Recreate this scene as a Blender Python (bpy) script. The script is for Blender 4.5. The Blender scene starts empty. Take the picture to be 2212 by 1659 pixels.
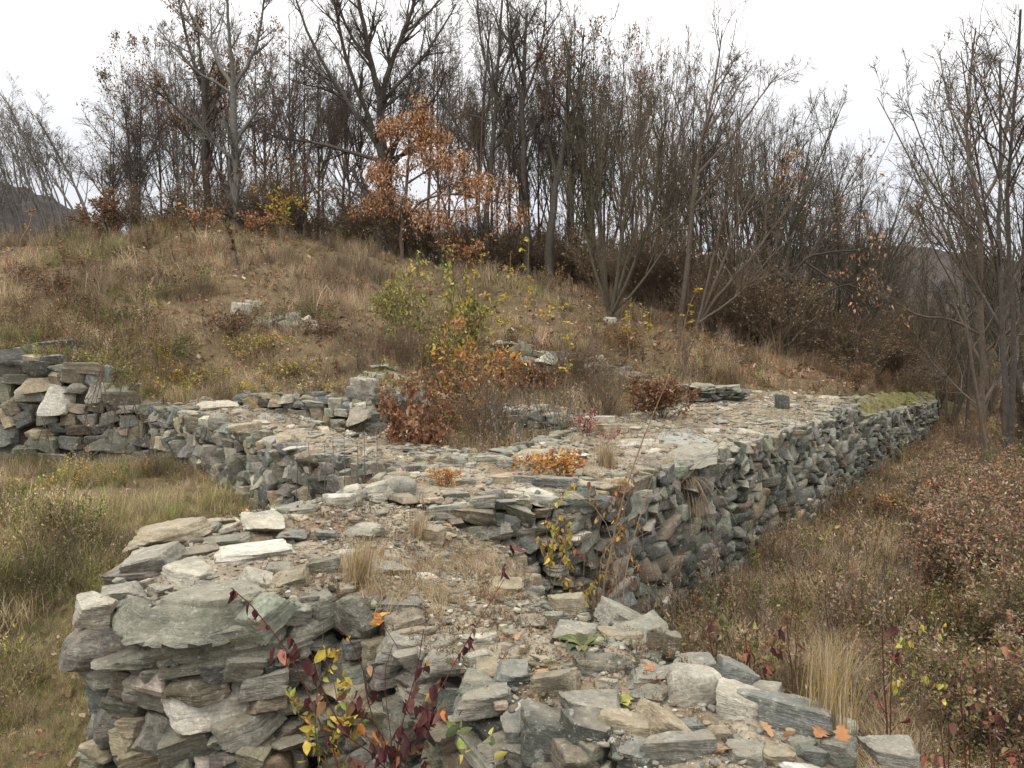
import bpy, math, random
import numpy as np
from mathutils import Vector, Matrix, Euler
from mathutils.geometry import delaunay_2d_cdt

random.seed(7)
rng = np.random.default_rng(7)
S = bpy.context.scene
COL = S.collection
R = math.radians

# ------------------------------------------------------------------ camera
F = 1736.0
PITCH = math.atan((829.5 - 747.0) / F)
cam = bpy.data.cameras.new('camera')
cam.sensor_fit = 'HORIZONTAL'
cam.angle = 2 * math.atan(1106.0 / F)
cam.clip_start = 0.05
cam.clip_end = 3000
camo = bpy.data.objects.new('camera', cam)
camo.location = (0, 0, 0)
camo.rotation_euler = (math.pi / 2 - PITCH, 0, 0)
COL.objects.link(camo)
S.camera = camo

# ------------------------------------------------------------------ sky: overcast
W = bpy.data.worlds.new('World')
S.world = W
W.use_nodes = True
SUN_EL, SUN_AZ = R(52), R(215)      # azimuth clockwise from +Y
nt = W.node_tree
nt.nodes.clear()
wo = nt.nodes.new('ShaderNodeOutputWorld')
bg = nt.nodes.new('ShaderNodeBackground')
bg.inputs['Strength'].default_value = 0.1
sky = nt.nodes.new('ShaderNodeTexSky')
sky.sky_type = 'NISHITA'
sky.sun_disc = False
sky.sun_elevation = SUN_EL
sky.sun_rotation = SUN_AZ
tc = nt.nodes.new('ShaderNodeTexCoord')
sep = nt.nodes.new('ShaderNodeSeparateXYZ')
nt.links.new(tc.outputs['Generated'], sep.inputs[0])
mr = nt.nodes.new('ShaderNodeMapRange')
mr.inputs['From Min'].default_value = 0.0
mr.inputs['From Max'].default_value = 1.0
nt.links.new(sep.outputs['Z'], mr.inputs['Value'])
cr = nt.nodes.new('ShaderNodeValToRGB')
e = cr.color_ramp.elements
e[0].position = 0.0; e[0].color = (5.9, 6.0, 6.5, 1)
e[1].position = 1.0; e[1].color = (20.4, 19.7, 18.6, 1)
for p_, c_ in ((0.16, (6.9, 7.0, 7.4, 1)), (0.26, (7.9, 7.95, 8.1, 1)), (0.5, (14.6, 14.3, 13.8, 1))):
    q = e.new(p_); q.color = c_
nt.links.new(mr.outputs[0], cr.inputs[0])
mx = nt.nodes.new('ShaderNodeMix')
mx.data_type = 'RGBA'
mx.inputs['Factor'].default_value = 0.96
nt.links.new(sky.outputs[0], mx.inputs['A'])
nt.links.new(cr.outputs[0], mx.inputs['B'])
nt.links.new(mx.outputs['Result'], bg.inputs['Color'])
nt.links.new(bg.outputs[0], wo.inputs['Surface'])

sun = bpy.data.lights.new('sun', 'SUN')
sun.energy = 1.1
sun.angle = R(24)
sun.color = (1.0, 0.95, 0.87)
suno = bpy.data.objects.new('sun', sun)
sd = Vector((math.sin(SUN_AZ) * math.cos(SUN_EL), math.cos(SUN_AZ) * math.cos(SUN_EL), math.sin(SUN_EL)))
suno.rotation_euler = sd.to_track_quat('Z', 'Y').to_euler()
suno.location = (0, 0, 30)
COL.objects.link(suno)
S.view_settings.view_transform = 'Standard'
S.view_settings.look = 'None'
S.view_settings.gamma = 1
S.view_settings.exposure = 0.4
S.view_settings.use_curve_mapping = False
S.cycles.max_bounces = 5
S.cycles.diffuse_bounces = 3
S.cycles.transmission_bounces = 3
S.cycles.caustics_reflective = False
S.cycles.caustics_refractive = False

# ------------------------------------------------------------------ helpers: photograph pixel -> place
CP, SP = math.cos(PITCH), math.sin(PITCH)
def ray(x, y):
    u, v = (x - 1106.0) / F, (829.5 - y) / F
    return np.array([u, CP + v * SP, -SP + v * CP])
def at(x, y, Y):
    d = ray(x, y)
    return d * (Y / d[1])
def atz(x, y, z):
    d = ray(x, y)
    return d * (z / d[2])

# ------------------------------------------------------------------ numpy noise
def _hash(ix, iy, iz):
    h = (ix.astype(np.int64) * 374761393 + iy.astype(np.int64) * 668265263 + iz.astype(np.int64) * 2147483647 + 1013904223) & 0xFFFFFFFF
    h = ((h ^ (h >> 13)) * 1274126177) & 0xFFFFFFFF
    h = h ^ (h >> 16)
    return (h & 0xFFFF) / 65535.0
def vnoise(p):
    f = np.floor(p); t = p - f; t = t * t * (3 - 2 * t)
    ix, iy, iz = f[:, 0], f[:, 1], f[:, 2]
    r = 0
    for a in (0, 1):
        wa = t[:, 0] if a else 1 - t[:, 0]
        for b in (0, 1):
            wb = t[:, 1] if b else 1 - t[:, 1]
            for c in (0, 1):
                wc = t[:, 2] if c else 1 - t[:, 2]
                r = r + wa * wb * wc * _hash(ix + a, iy + b, iz + c)
    return r * 2 - 1
def fbm(p, oct=4):
    s, a = 0, 0.5
    for i in range(oct):
        s = s + a * vnoise(p * (2.03 ** i) + i * 17.3)
        a *= 0.5
    return s
def fbm2(x, y, sc, oct=4, seed=0.0):
    x = np.asarray(x, float).ravel(); y = np.asarray(y, float).ravel()
    return fbm(np.stack([x * sc, y * sc, np.full_like(x, seed)], 1), oct)

# ------------------------------------------------------------------ mesh builder
class MB:
    def __init__(self):
        self.v, self.l, self.s, self.c, self.n = [], [], [], [], 0
    def add(self, v, f, col=None):
        """v (N,3); f (M,k) ; col (3,) or (N,3)"""
        v = np.asarray(v, float).reshape(-1, 3); f = np.asarray(f, int)
        if len(v) == 0 or len(f) == 0: return
        self.v.append(v)
        self.l.append((f + self.n).ravel())
        self.s.append(np.full(len(f), f.shape[1]))
        if col is None: col = (0.5, 0.5, 0.5)
        col = np.asarray(col, float)
        if col.ndim == 1: col = np.tile(col, (len(v), 1))
        self.c.append(col)
        self.n += len(v)
    def mesh(self, name, mat=None, smooth=False, color=True):
        me = bpy.data.meshes.new(name)
        if self.n:
            v = np.concatenate(self.v); l = np.concatenate(self.l); s = np.concatenate(self.s)
            me.vertices.add(len(v)); me.vertices.foreach_set('co', v.ravel().astype(np.float32))
            me.loops.add(len(l)); me.loops.foreach_set('vertex_index', l.astype(np.int32))
            me.polygons.add(len(s))
            st = np.concatenate([[0], np.cumsum(s)[:-1]])
            me.polygons.foreach_set('loop_start', st.astype(np.int32))
            me.polygons.foreach_set('loop_total', s.astype(np.int32))
            if smooth: me.polygons.foreach_set('use_smooth', np.ones(len(s), bool))
            me.update(calc_edges=True)
            if color:
                a = me.attributes.new('col', 'FLOAT_COLOR', 'POINT')
                c = np.concatenate(self.c); c4 = np.concatenate([c, np.ones((len(c), 1))], 1)
                a.data.foreach_set('color', c4.ravel().astype(np.float32))
        if mat: me.materials.append(mat)
        return me

def link(name, data, parent=None, loc=None, kind=None, label=None):
    o = bpy.data.objects.new(name, data)
    COL.objects.link(o)
    if parent is not None: o.parent = parent
    if loc is not None: o.location = loc
    if kind: o['kind'] = kind
    if label: o['label'] = label
    return o
def thing(name, label, cat, loc=(0, 0, 0), rz=0.0, group=None, data=None):
    o = bpy.data.objects.new(name, data)
    COL.objects.link(o)
    o.location = loc; o.rotation_euler = (0, 0, rz)
    o['label'] = label; o['category'] = cat
    o['kind'] = 'thing'
    if group: o['group'] = group
    return o
def dup(src, loc, rz=0.0, sc=1.0, label=None, group=None):
    r = src.copy(); COL.objects.link(r)
    r.location = loc; r.rotation_euler = (0, 0, rz); r.scale = (sc, sc, sc) if not isinstance(sc, tuple) else sc
    if label: r['label'] = label
    if group: r['group'] = group
    for ch in KIDS.get(src.name, ()):
        c = ch.copy(); COL.objects.link(c); c.parent = r
    return r
KIDS = {}
HIDDEN = {}
def hidden_collection(name, meshes):
    c = bpy.data.collections.new(name)
    for i, m in enumerate(meshes):
        o = bpy.data.objects.new('%s_piece_%03d' % (name, i), m)
        c.objects.link(o)
    return c

# ------------------------------------------------------------------ materials
def newmat(name):
    m = bpy.data.materials.new(name); m.use_nodes = True
    t = m.node_tree; b = t.nodes['Principled BSDF']
    b.inputs['Roughness'].default_value = 0.9
    b.inputs['Specular IOR Level'].default_value = 0.2
    return m, t, b
def N(t, typ, **kw):
    n = t.nodes.new(typ)
    for k, v in kw.items():
        if k in ('operation', 'blend_type', 'data_type', 'attribute_type', 'attribute_name', 'feature', 'noise_dimensions'): setattr(n, k, v)
    return n
def noise(t, vec, scale, detail=4, rough=0.6, dist=0.0):
    n = t.nodes.new('ShaderNodeTexNoise')
    n.inputs['Scale'].default_value = scale; n.inputs['Detail'].default_value = detail
    n.inputs['Roughness'].default_value = rough; n.inputs['Distortion'].default_value = dist
    if vec is not None: t.links.new(vec, n.inputs['Vector'])
    return n.outputs['Fac']
def ramp(t, fac, stops):
    r = t.nodes.new('ShaderNodeValToRGB'); e = r.color_ramp.elements
    while len(e) > 1: e.remove(e[-1])
    def c4(c): return (c, c, c, 1) if isinstance(c, (int, float)) else (*c, 1)
    e[0].position = stops[0][0]; e[0].color = c4(stops[0][1])
    for p, c in stops[1:]:
        q = e.new(p); q.color = c4(c)
    t.links.new(fac, r.inputs[0])
    return r.outputs[0]
def mixc(t, fac, a, b, mode='MIX'):
    m = t.nodes.new('ShaderNodeMix'); m.data_type = 'RGBA'; m.blend_type = mode
    for s, v in ((m.inputs['Factor'], fac), (m.inputs['A'], a), (m.inputs['B'], b)):
        if isinstance(v, (int, float)): s.default_value = v
        elif isinstance(v, tuple): s.default_value = (*v, 1)
        else: t.links.new(v, s)
    return m.outputs['Result']
def math_(t, op, a, b=0.0):
    m = t.nodes.new('ShaderNodeMath'); m.operation = op
    for s, v in ((m.inputs[0], a), (m.inputs[1], b)):
        if isinstance(v, (int, float)): s.default_value = v
        else: t.links.new(v, s)
    return m.outputs[0]
def mapping(t, vec, sc):
    m = t.nodes.new('ShaderNodeMapping'); m.inputs['Scale'].default_value = sc
    t.links.new(vec, m.inputs['Vector']); return m.outputs[0]
def bump(t, b, h, strength=0.5, dist=0.02):
    n = t.nodes.new('ShaderNodeBump'); n.inputs['Strength'].default_value = strength; n.inputs['Distance'].default_value = dist
    t.links.new(h, n.inputs['Height']); t.links.new(n.outputs[0], b.inputs['Normal'])

def stone_mat(name, joined=False, moss=0.0, lichen=1.0, layers=(1.3, 1.3, 4.2)):
    m, t, b = newmat(name)
    geo = t.nodes.new('ShaderNodeNewGeometry'); tcn = t.nodes.new('ShaderNodeTexCoord')
    pos = geo.outputs['Position']
    if joined:
        a = N(t, 'ShaderNodeAttribute', attribute_name='col'); base = a.outputs['Color']
        strv = mapping(t, pos, (5, 5, 30))
    else:
        oi = t.nodes.new('ShaderNodeObjectInfo'); base = oi.outputs['Color']
        add = t.nodes.new('ShaderNodeVectorMath'); add.operation = 'ADD'
        mul = t.nodes.new('ShaderNodeVectorMath'); mul.operation = 'SCALE'
        comb = t.nodes.new('ShaderNodeCombineXYZ')
        for i in range(3): t.links.new(oi.outputs['Random'], comb.inputs[i])
        t.links.new(comb.outputs[0], mul.inputs[0]); mul.inputs['Scale'].default_value = 60.0
        t.links.new(tcn.outputs['Object'], add.inputs[0]); t.links.new(mul.outputs[0], add.inputs[1])
        strv = mapping(t, add.outputs[0], layers)
    st = noise(t, strv, 1.6, 7, 0.68, 0.5)
    fine = noise(t, pos, 55, 5, 0.65)
    mid = noise(t, pos, 7, 4, 0.6)
    val = ramp(t, st, [(0.28, 0.76), (0.46, 0.96), (0.6, 1.06), (0.74, 1.22)])
    c = mixc(t, 1.0, base, val, 'MULTIPLY')
    c = mixc(t, 1.0, c, ramp(t, fine, [(0.3, 0.7), (0.7, 1.25)]), 'MULTIPLY')
    c = mixc(t, 1.0, c, ramp(t, noise(t, pos, 11, 6, 0.7), [(0.3, 0.68), (0.5, 1.0), (0.7, 1.32)]), 'MULTIPLY')
    # rusty / tan staining
    rust = ramp(t, noise(t, pos, 5.2, 5, 0.65, 0.8), [(0.56, 0.0), (0.7, 0.55)])
    c = mixc(t, rust, c, (0.25, 0.185, 0.11))
    # pale lichen crusts
    lic = ramp(t, noise(t, pos, 17, 6, 0.7, 0.3), [(0.56, 0.0), (0.64, 0.62 * lichen)])
    c = mixc(t, lic, c, (0.43, 0.43, 0.36))
    spots = ramp(t, noise(t, pos, 48, 2, 0.5), [(0.69, 0.0), (0.72, 0.55 * lichen)])
    c = mixc(t, spots, c, (0.55, 0.53, 0.47))
    # dark damp algae
    alg = ramp(t, noise(t, pos, 3.1, 4, 0.6), [(0.52, 0.0), (0.68, 0.5)])
    c = mixc(t, alg, c, (0.055, 0.06, 0.045))
    # dust and grit that settle on the upper sides
    sx = t.nodes.new('ShaderNodeSeparateXYZ'); t.links.new(geo.outputs['Normal'], sx.inputs[0])
    up = ramp(t, sx.outputs['Z'], [(0.55, 0.0), (0.95, 1.0)])
    dust = math_(t, 'MULTIPLY', up, ramp(t, mid, [(0.42, 0.05), (0.64, 0.6)]))
    c = mixc(t, dust, c, (0.30, 0.27, 0.21))
    if moss > 0:
        mm = math_(t, 'MULTIPLY', ramp(t, sx.outputs['Z'], [(0.3, 0.0), (0.75, 1.0)]), ramp(t, noise(t, pos, 1.6, 6, 0.7), [(0.30, 0.0), (0.44, moss)]))
        c = mixc(t, mm, c, mixc(t, fine, (0.11, 0.115, 0.035), (0.23, 0.21, 0.065)))
    t.links.new(c, b.inputs['Base Color'])
    hsum = math_(t, 'ADD', math_(t, 'MULTIPLY', st, 1.2), math_(t, 'MULTIPLY', fine, 0.45))
    bump(t, b, hsum, 0.8, 0.03)
    return m

def bed_mat(name, moss=0.0, pale=1.0):
    """crumbled mortar and earth on and between the stones"""
    m, t, b = newmat(name)
    geo = t.nodes.new('ShaderNodeNewGeometry'); pos = geo.outputs['Position']
    vo = t.nodes.new('ShaderNodeTexVoronoi'); vo.inputs['Scale'].default_value = 34
    t.links.new(pos, vo.inputs['Vector'])
    big = noise(t, pos, 2.4, 5, 0.65, 0.4); fine = noise(t, pos, 70, 4, 0.7)
    c = ramp(t, big, [(0.3, (0.12, 0.09, 0.06)), (0.44, (0.19 * pale, 0.155 * pale, 0.11 * pale)), (0.6, (0.285 * pale, 0.25 * pale, 0.19 * pale)), (0.74, (0.21 * pale, 0.18 * pale, 0.135 * pale))])
    cell = N(t, 'ShaderNodeHueSaturation'); t.links.new(vo.outputs['Color'], cell.inputs['Color']); cell.inputs['Saturation'].default_value = 0.0
    c = mixc(t, 1.0, c, ramp(t, cell.outputs[0], [(0.2, 0.55), (0.5, 1.0), (0.8, 1.45)]), 'MULTIPLY')
    c = mixc(t, ramp(t, fine, [(0.3, 0.35), (0.55, 0.0)]), c, (0.06, 0.045, 0.03))
    red = ramp(t, noise(t, pos, 1.9, 5, 0.7), [(0.54, 0.0), (0.68, 0.75)])
    c = mixc(t, red, c, (0.2, 0.12, 0.07))
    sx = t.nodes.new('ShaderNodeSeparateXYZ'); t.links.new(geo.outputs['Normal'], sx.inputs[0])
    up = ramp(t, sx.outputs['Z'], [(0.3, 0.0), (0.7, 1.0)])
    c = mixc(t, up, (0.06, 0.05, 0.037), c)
    ms = ramp(t, noise(t, pos, 1.3 if moss else 0.9, 6, 0.72), [(0.36 if moss else 0.62, 0.0), (0.5 if moss else 0.68, moss if moss else 0.6)])
    c = mixc(t, math_(t, 'MULTIPLY', ms, up), c, mixc(t, fine, (0.11, 0.115, 0.035), (0.24, 0.215, 0.065)))
    t.links.new(c, b.inputs['Base Color'])
    bump(t, b, math_(t, 'ADD', math_(t, 'MULTIPLY', vo.outputs['Distance'], -0.8), math_(t, 'MULTIPLY', fine, 0.5)), 0.9, 0.03)
    return m

def attr_mat(name, transl=0.0, instancer=False, rough=0.75, var=0.25, scale=30.0):
    m, t, b = newmat(name)
    b.inputs['Roughness'].default_value = rough
    if instancer:
        a = N(t, 'ShaderNodeAttribute', attribute_name='tint', attribute_type='INSTANCER')
        a2 = N(t, 'ShaderNodeAttribute', attribute_name='col')
        c = mixc(t, 1.0, a.outputs['Color'], a2.outputs['Color'], 'MULTIPLY')
    else:
        a = N(t, 'ShaderNodeAttribute', attribute_name='col'); c = a.outputs['Color']
    geo = t.nodes.new('ShaderNodeNewGeometry')
    nz = noise(t, geo.outputs['Position'], scale, 3, 0.6)
    c = mixc(t, 1.0, c, ramp(t, nz, [(0.25, 1 - var), (0.75, 1 + var)]), 'MULTIPLY')
    t.links.new(c, b.inputs['Base Color'])
    if transl > 0:
        tr = t.nodes.new('ShaderNodeBsdfTranslucent'); t.links.new(c, tr.inputs['Color'])
        mxs = t.nodes.new('ShaderNodeMixShader'); mxs.inputs[0].default_value = transl
        out = t.nodes['Material Output']
        t.links.new(b.outputs[0], mxs.inputs[1]); t.links.new(tr.outputs[0], mxs.inputs[2]); t.links.new(mxs.outputs[0], out.inputs['Surface'])
    return m

M_STONE = stone_mat('schist stone')
M_STONE_J = stone_mat('schist stone joined', joined=True)
M_STONE_MOSS = stone_mat('mossy schist stone', moss=0.95)
M_ROUND = stone_mat('rounded boulder', lichen=1.2, layers=(1.6, 1.6, 1.6))
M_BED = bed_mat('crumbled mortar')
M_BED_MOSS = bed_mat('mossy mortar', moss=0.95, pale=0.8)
M_LEAF = attr_mat('autumn leaf', 0.3)
M_BARK = attr_mat('bark', 0, rough=0.9, var=0.4, scale=14)
M_COVER = attr_mat('ground cover', 0.25, instancer=True, var=0.2)
M_PEB = attr_mat('pebble', 0, instancer=True, rough=0.9, var=0.3, scale=60)
M_GRASS = attr_mat('dry grass blade', 0.25)

# ------------------------------------------------------------------ plan of the ruin (metres from the eye: x right, y ahead, z up)
def polyA(lst): return np.array(lst, float)
WA = polyA([(-2.42, 4.62, -1.56), (-1.9, 4.5, -1.47), (-1.43, 4.45, -1.45), (-1.05, 4.8, -1.5), (-.66, 4.4, -1.62), (-.37, 4.0, -1.65), (.09, 3.4, -1.68), (.55, 2.95, -1.68),
            (1.3, 2.0, -1.7), (2.3, 2.2, -1.75), (1.62, 3.1, -1.65), (1.35, 3.45, -1.62), (1.03, 3.95, -1.6), (.74, 4.5, -1.6), (.35, 4.95, -1.62), (.12, 5.5, -1.74),
            (.2, 6.6, -1.95), (.1, 7.9, -2.0), (-.75, 7.9, -1.6), (-1.5, 8.4, -1.47), (-1.8, 7.4, -1.42), (-2.2, 6.75, -1.4), (-2.74, 6.2, -1.44), (-2.66, 5.25, -1.52)])
WB = polyA([(-.78, 7.45, -1.5), (-.3, 7.55, -1.5), (.12, 7.75, -1.5), (.55, 7.9, -1.5), (1.1, 8.6, -1.5), (2.0, 10.0, -1.5), (2.9, 11.4, -1.5), (4.3, 13.4, -1.5), (6.2, 16.2, -1.5), (8.1, 19.0, -1.45),
            (8.7, 20.4, -1.33), (7.6, 22.2, -1.25), (6.0, 21.6, -1.25), (4.2, 18.8, -1.32), (2.9, 16.9, -1.38), (1.5, 15.0, -1.4), (.2, 12.1, -1.45), (-.75, 10.6, -1.5), (-1.5, 9.4, -1.48), (-1.65, 8.4, -1.46)])
WC = polyA([(7.7, 18.5, -1.74), (11.5, 24.2, -1.95), (14.8, 29.1, -2.15), (18.0, 33.8, -2.36), (19.0, 36.0, -1.98), (14.4, 30.2, -1.68), (10.0, 23.9, -1.42), (7.0, 19.7, -1.4)])
WC = np.concatenate([[WC[i] * (1 - k / 5) + WC[(i + 1) % 8] * (k / 5) for k in range(5)] for i in range(8)])
WD = polyA([(-1.15, 9.5, -1.48), (-3.1, 11.6, -1.5), (-5.3, 14.2, -1.33), (-6.0, 14.8, -1.25), (-7.0, 15.6, -1.2), (-6.4, 16.7, -1.05), (-5.2, 15.9, -1.2), (-4.6, 15.4, -1.3), (-2.2, 13.0, -1.45), (-.2, 11.2, -1.5), (-.7, 10.4, -1.5)])
WE = polyA([(-6.9, 15.7, -1.2), (-7.4, 15.75, -1.1), (-7.9, 15.8, -.82), (-8.5, 15.85, -.4), (-9.0, 15.9, -.22), (-10.2, 16.0, -.14), (-12.5, 16.1, -.1), (-14.5, 16.3, -.1), (-14.5, 17.3, -.05), (-10.0, 17.1, -.1), (-8.6, 17.0, -.3), (-7.2, 16.8, -1.0)])
WF = polyA([(-5.9, 16.9, -1.0), (-4.6, 16.45, -1.0), (-3.2, 16.05, -1.05), (-2.95, 16.9, -.95), (-4.4, 17.3, -.9), (-5.7, 17.7, -.9)])
WS = polyA([(-3.2, 16.0, -.62), (-2.25, 16.1, -.95), (-1.95, 17.3, -.95), (-2.1, 18.6, -.75), (-3.1, 18.4, -.45)])
WI = polyA([(-1.75, 18.7, -1.15), (.1, 16.5, -1.3), (1.5, 14.9, -1.4), (2.1, 15.7, -1.38), (.7, 17.3, -1.3), (-1.2, 19.5, -1.12)])
WG = polyA([(-.8, 25.6, .12), (1.1, 24.6, -.2), (1.9, 24.1, -.28), (2.8, 23.4, -.62), (3.9, 22.4, -.95), (4.4, 23.2, -.9), (2.4, 24.8, -.25), (-.4, 26.5, .2)])

def pip(px, py, poly):
    inside = np.zeros(len(px), bool)
    n = len(poly); j = n - 1
    for i in range(n):
        xi, yi, xj, yj = poly[i, 0], poly[i, 1], poly[j, 0], poly[j, 1]
        c = ((yi > py) != (yj > py)) & (px < (xj - xi) * (py - yi) / (yj - yi + 1e-12) + xi)
        inside ^= c; j = i
    return inside
def edge_dist(px, py, poly):
    d = np.full(len(px), 1e9); n = len(poly)
    for i in range(n):
        a, b = poly[i, :2], poly[(i + 1) % n, :2]
        ab = b - a; L = ab @ ab + 1e-12
        t = np.clip(((px - a[0]) * ab[0] + (py - a[1]) * ab[1]) / L, 0, 1)
        d = np.minimum(d, np.hypot(px - a[0] - t * ab[0], py - a[1] - t * ab[1]))
    return d
def sdist(px, py, poly):
    d = edge_dist(px, py, poly)
    return np.where(pip(px, py, poly), d, -d)
def top_z(px, py, poly):
    d2 = (px[:, None] - poly[None, :, 0]) ** 2 + (py[:, None] - poly[None, :, 1]) ** 2
    w = 1 / (d2 + 0.02) ** 1.5
    return (w * poly[None, :, 2]).sum(1) / w.sum(1)

# ------------------------------------------------------------------ terrain
REG_R = np.array([(1.6, -30), (1.75, 2.2), (1.2, 3.3), (.55, 4.4), (-.1, 5.6), (-.15, 6.9), (.1, 8.3), (.6, 9.2), (3.3, 13.4), (7.4, 19.2), (8.3, 21.2), (10.1, 24.1), (14.5, 30.5), (19.2, 36.4), (26, 48), (60, 90), (500, 300), (500, -30)])
REG_L = np.array([(1.6, -30), (1.5, 2.0), (.3, 3.5), (-.5, 4.6), (-1.3, 5.4), (-2.1, 6.0), (-1.5, 7.6), (-1.3, 8.6), (-1.3, 10.2), (-2.8, 12.1), (-5.2, 14.8), (-6.8, 16.2), (-8.0, 16.4), (-9, 16.5), (-14.4, 16.8), (-20, 14), (-40, 12), (-500, 10), (-500, -30)])
REG_I1 = np.array([(-.9, 10.7), (-2.7, 12.6), (-4.9, 15.0), (-6.3, 16.3), (-5.8, 17.2), (-4.5, 16.9), (-3.05, 16.5), (-2.7, 17.2), (-2.4, 18.5), (-1.45, 19.1), (.4, 16.9), (1.6, 15.4), (.4, 12.6)])
REG_I2 = np.array([(-1.45, 19.1), (.4, 16.9), (1.6, 15.4), (3.4, 17.7), (4.6, 19.6), (4.1, 22.7), (2.2, 24.3), (-.5, 26), (-1.8, 23)])
HC = []
for x, y, Y in [(0, 752, 17.2), (150, 758, 17.2), (300, 850, 17.6), (430, 862, 17.8), (560, 858, 17.6), (680, 850, 17.3), (780, 800, 19),
                (0, 690, 20), (0, 640, 23), (150, 700, 20), (300, 720, 20.5), (300, 640, 23.5), (450, 760, 20), (520, 700, 22), (620, 690, 23), (700, 740, 21), (820, 730, 22), (900, 700, 24),
                (0, 560, 28), (200, 560, 28), (400, 560, 28), (600, 590, 28), (750, 620, 28), (0, 530, 32), (150, 522, 32), (300, 515, 32), (450, 508, 33), (600, 520, 34), (750, 535, 35), (860, 560, 36), (950, 585, 36.5),
                (1050, 690, 28), (1080, 600, 36), (1150, 700, 28), (1250, 640, 33), (1250, 740, 26.5), (1330, 690, 29.5), (1450, 760, 26), (1500, 720, 29.5), (1600, 800, 25), (1650, 770, 29), (1750, 800, 28), (1850, 820, 30), (1930, 830, 36), (2020, 842, 42),
                (1000, 730, 25.5), (1500, 690, 34), (1700, 740, 36)]:
    HC.append(at(x, y, Y))
HC += [np.array(p, float) for p in [(-40, 34, 4.0), (-60, 60, 2.5), (-30, 60, 4.3), (0, 60, 3.8), (15, 60, 1.5), (30, 60, -1.6), (0, 90, 3), (-50, 100, 1), (40, 100, -4), (-40, 10, -.5), (-25, 20, 1.0), (60, 60, -6), (-20, 45, 4.5), (0, 45, 3.6), (12, 45, 1.2), (22, 45, -1.4)]]
HC = np.array(HC)
def tps(r2): return 0.5 * r2 * np.log(r2 + 1e-9)
_K = tps(((HC[:, None, :2] - HC[None, :, :2]) ** 2).sum(2)) + np.eye(len(HC)) * 2.0
_P = np.concatenate([np.ones((len(HC), 1)), HC[:, :2]], 1)
_A = np.block([[_K, _P], [_P.T, np.zeros((3, 3))]])
_W = np.linalg.solve(_A, np.concatenate([HC[:, 2], np.zeros(3)]))
def hill(x, y):
    z = np.zeros(len(x))
    for i in range(len(HC)):
        z += _W[i] * tps((x - HC[i, 0]) ** 2 + (y - HC[i, 1]) ** 2)
    z += _W[-3] + _W[-2] * x + _W[-1] * y
    r = np.hypot(x, y - 20)
    k = np.clip((r - 70) / 50, 0, 1); k = k * k * (3 - 2 * k)
    return np.clip(z, -6, 6) * (1 - k) + (-5.0) * k
def sstep(d, w): 
    t = np.clip(d / (2 * w) + 0.5, 0, 1); return t * t * (3 - 2 * t)
def ground(x, y, rough=True):
    x = np.asarray(x, float).ravel(); y = np.asarray(y, float).ravel()
    z = hill(x, y)
    m2 = sstep(sdist(x, y, REG_I2), 0.9); z = z * (1 - m2) + np.interp(y, [15, 19, 22, 25], [-1.75, -1.55, -1.5, -1.1]) * m2
    m1 = sstep(sdist(x, y, REG_I1), 0.25); z = z * (1 - m1) + (-2.25) * m1
    sl = sdist(x, y, REG_L); ml = sstep(sl, 0.25)
    zl = np.interp(y, [4, 8, 12, 16], [-2.85, -2.7, -2.52, -2.32]) - 0.02 * np.clip(x + 6, 0, 6) + 0.25 * np.exp(-((x + 6.4) ** 2 + (y - 9.5) ** 2) / 3.0)
    z = z * (1 - ml) + zl * ml
    sr = sdist(x, y, REG_R); mr_ = sstep(sr, 0.25)
    dr = np.clip(sr - 1, 0, 200)
    zr = -3.5 - 0.02 * np.minimum(dr, 12) - 0.03 * np.clip(dr - 12, 0, 60)
    z = z * (1 - mr_) + zr * mr_
    if rough:
        z = z + 0.16 * fbm2(x, y, 0.8, 4, 3.3) + 0.22 * fbm2(x, y, 0.3, 2, 8.1)
    return z
def g1(x, y): return float(ground([x], [y])[0])

xs = np.concatenate([-np.geomspace(700, 17, 26), np.arange(-16.5, 20, 0.22), np.geomspace(20.5, 700, 26)])
ys = np.concatenate([-np.geomspace(60, 1.5, 8), np.arange(0, 40, 0.22), np.geomspace(41, 900, 30)])
GX, GY = np.meshgrid(xs, ys)
GZ = ground(GX, GY)
nx, ny = len(xs), len(ys)
idx = np.arange(nx * ny).reshape(ny, nx)
quads = np.stack([idx[:-1, :-1].ravel(), idx[:-1, 1:].ravel(), idx[1:, 1:].ravel(), idx[1:, :-1].ravel()], 1)
mb = MB(); mb.add(np.stack([GX.ravel(), GY.ravel(), GZ], 1), quads)
m, t, b = newmat('earth under dry grass')
geo = t.nodes.new('ShaderNodeNewGeometry'); pos = geo.outputs['Position']
c = ramp(t, noise(t, pos, 1.1, 6, 0.7), [(0.3, (0.07, 0.055, 0.03)), (0.45, (0.125, 0.09, 0.05)), (0.58, (0.17, 0.125, 0.07)), (0.72, (0.10, 0.095, 0.045))])
c = mixc(t, 1.0, c, ramp(t, noise(t, pos, 22, 5, 0.7), [(0.3, 0.55), (0.7, 1.4)]), 'MULTIPLY')
t.links.new(c, b.inputs['Base Color'])
bump(t, b, noise(t, pos, 14, 6, 0.7), 0.8, 0.08)
gobj = link('ground', mb.mesh('ground', m, smooth=True, color=False), kind='structure')

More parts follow.
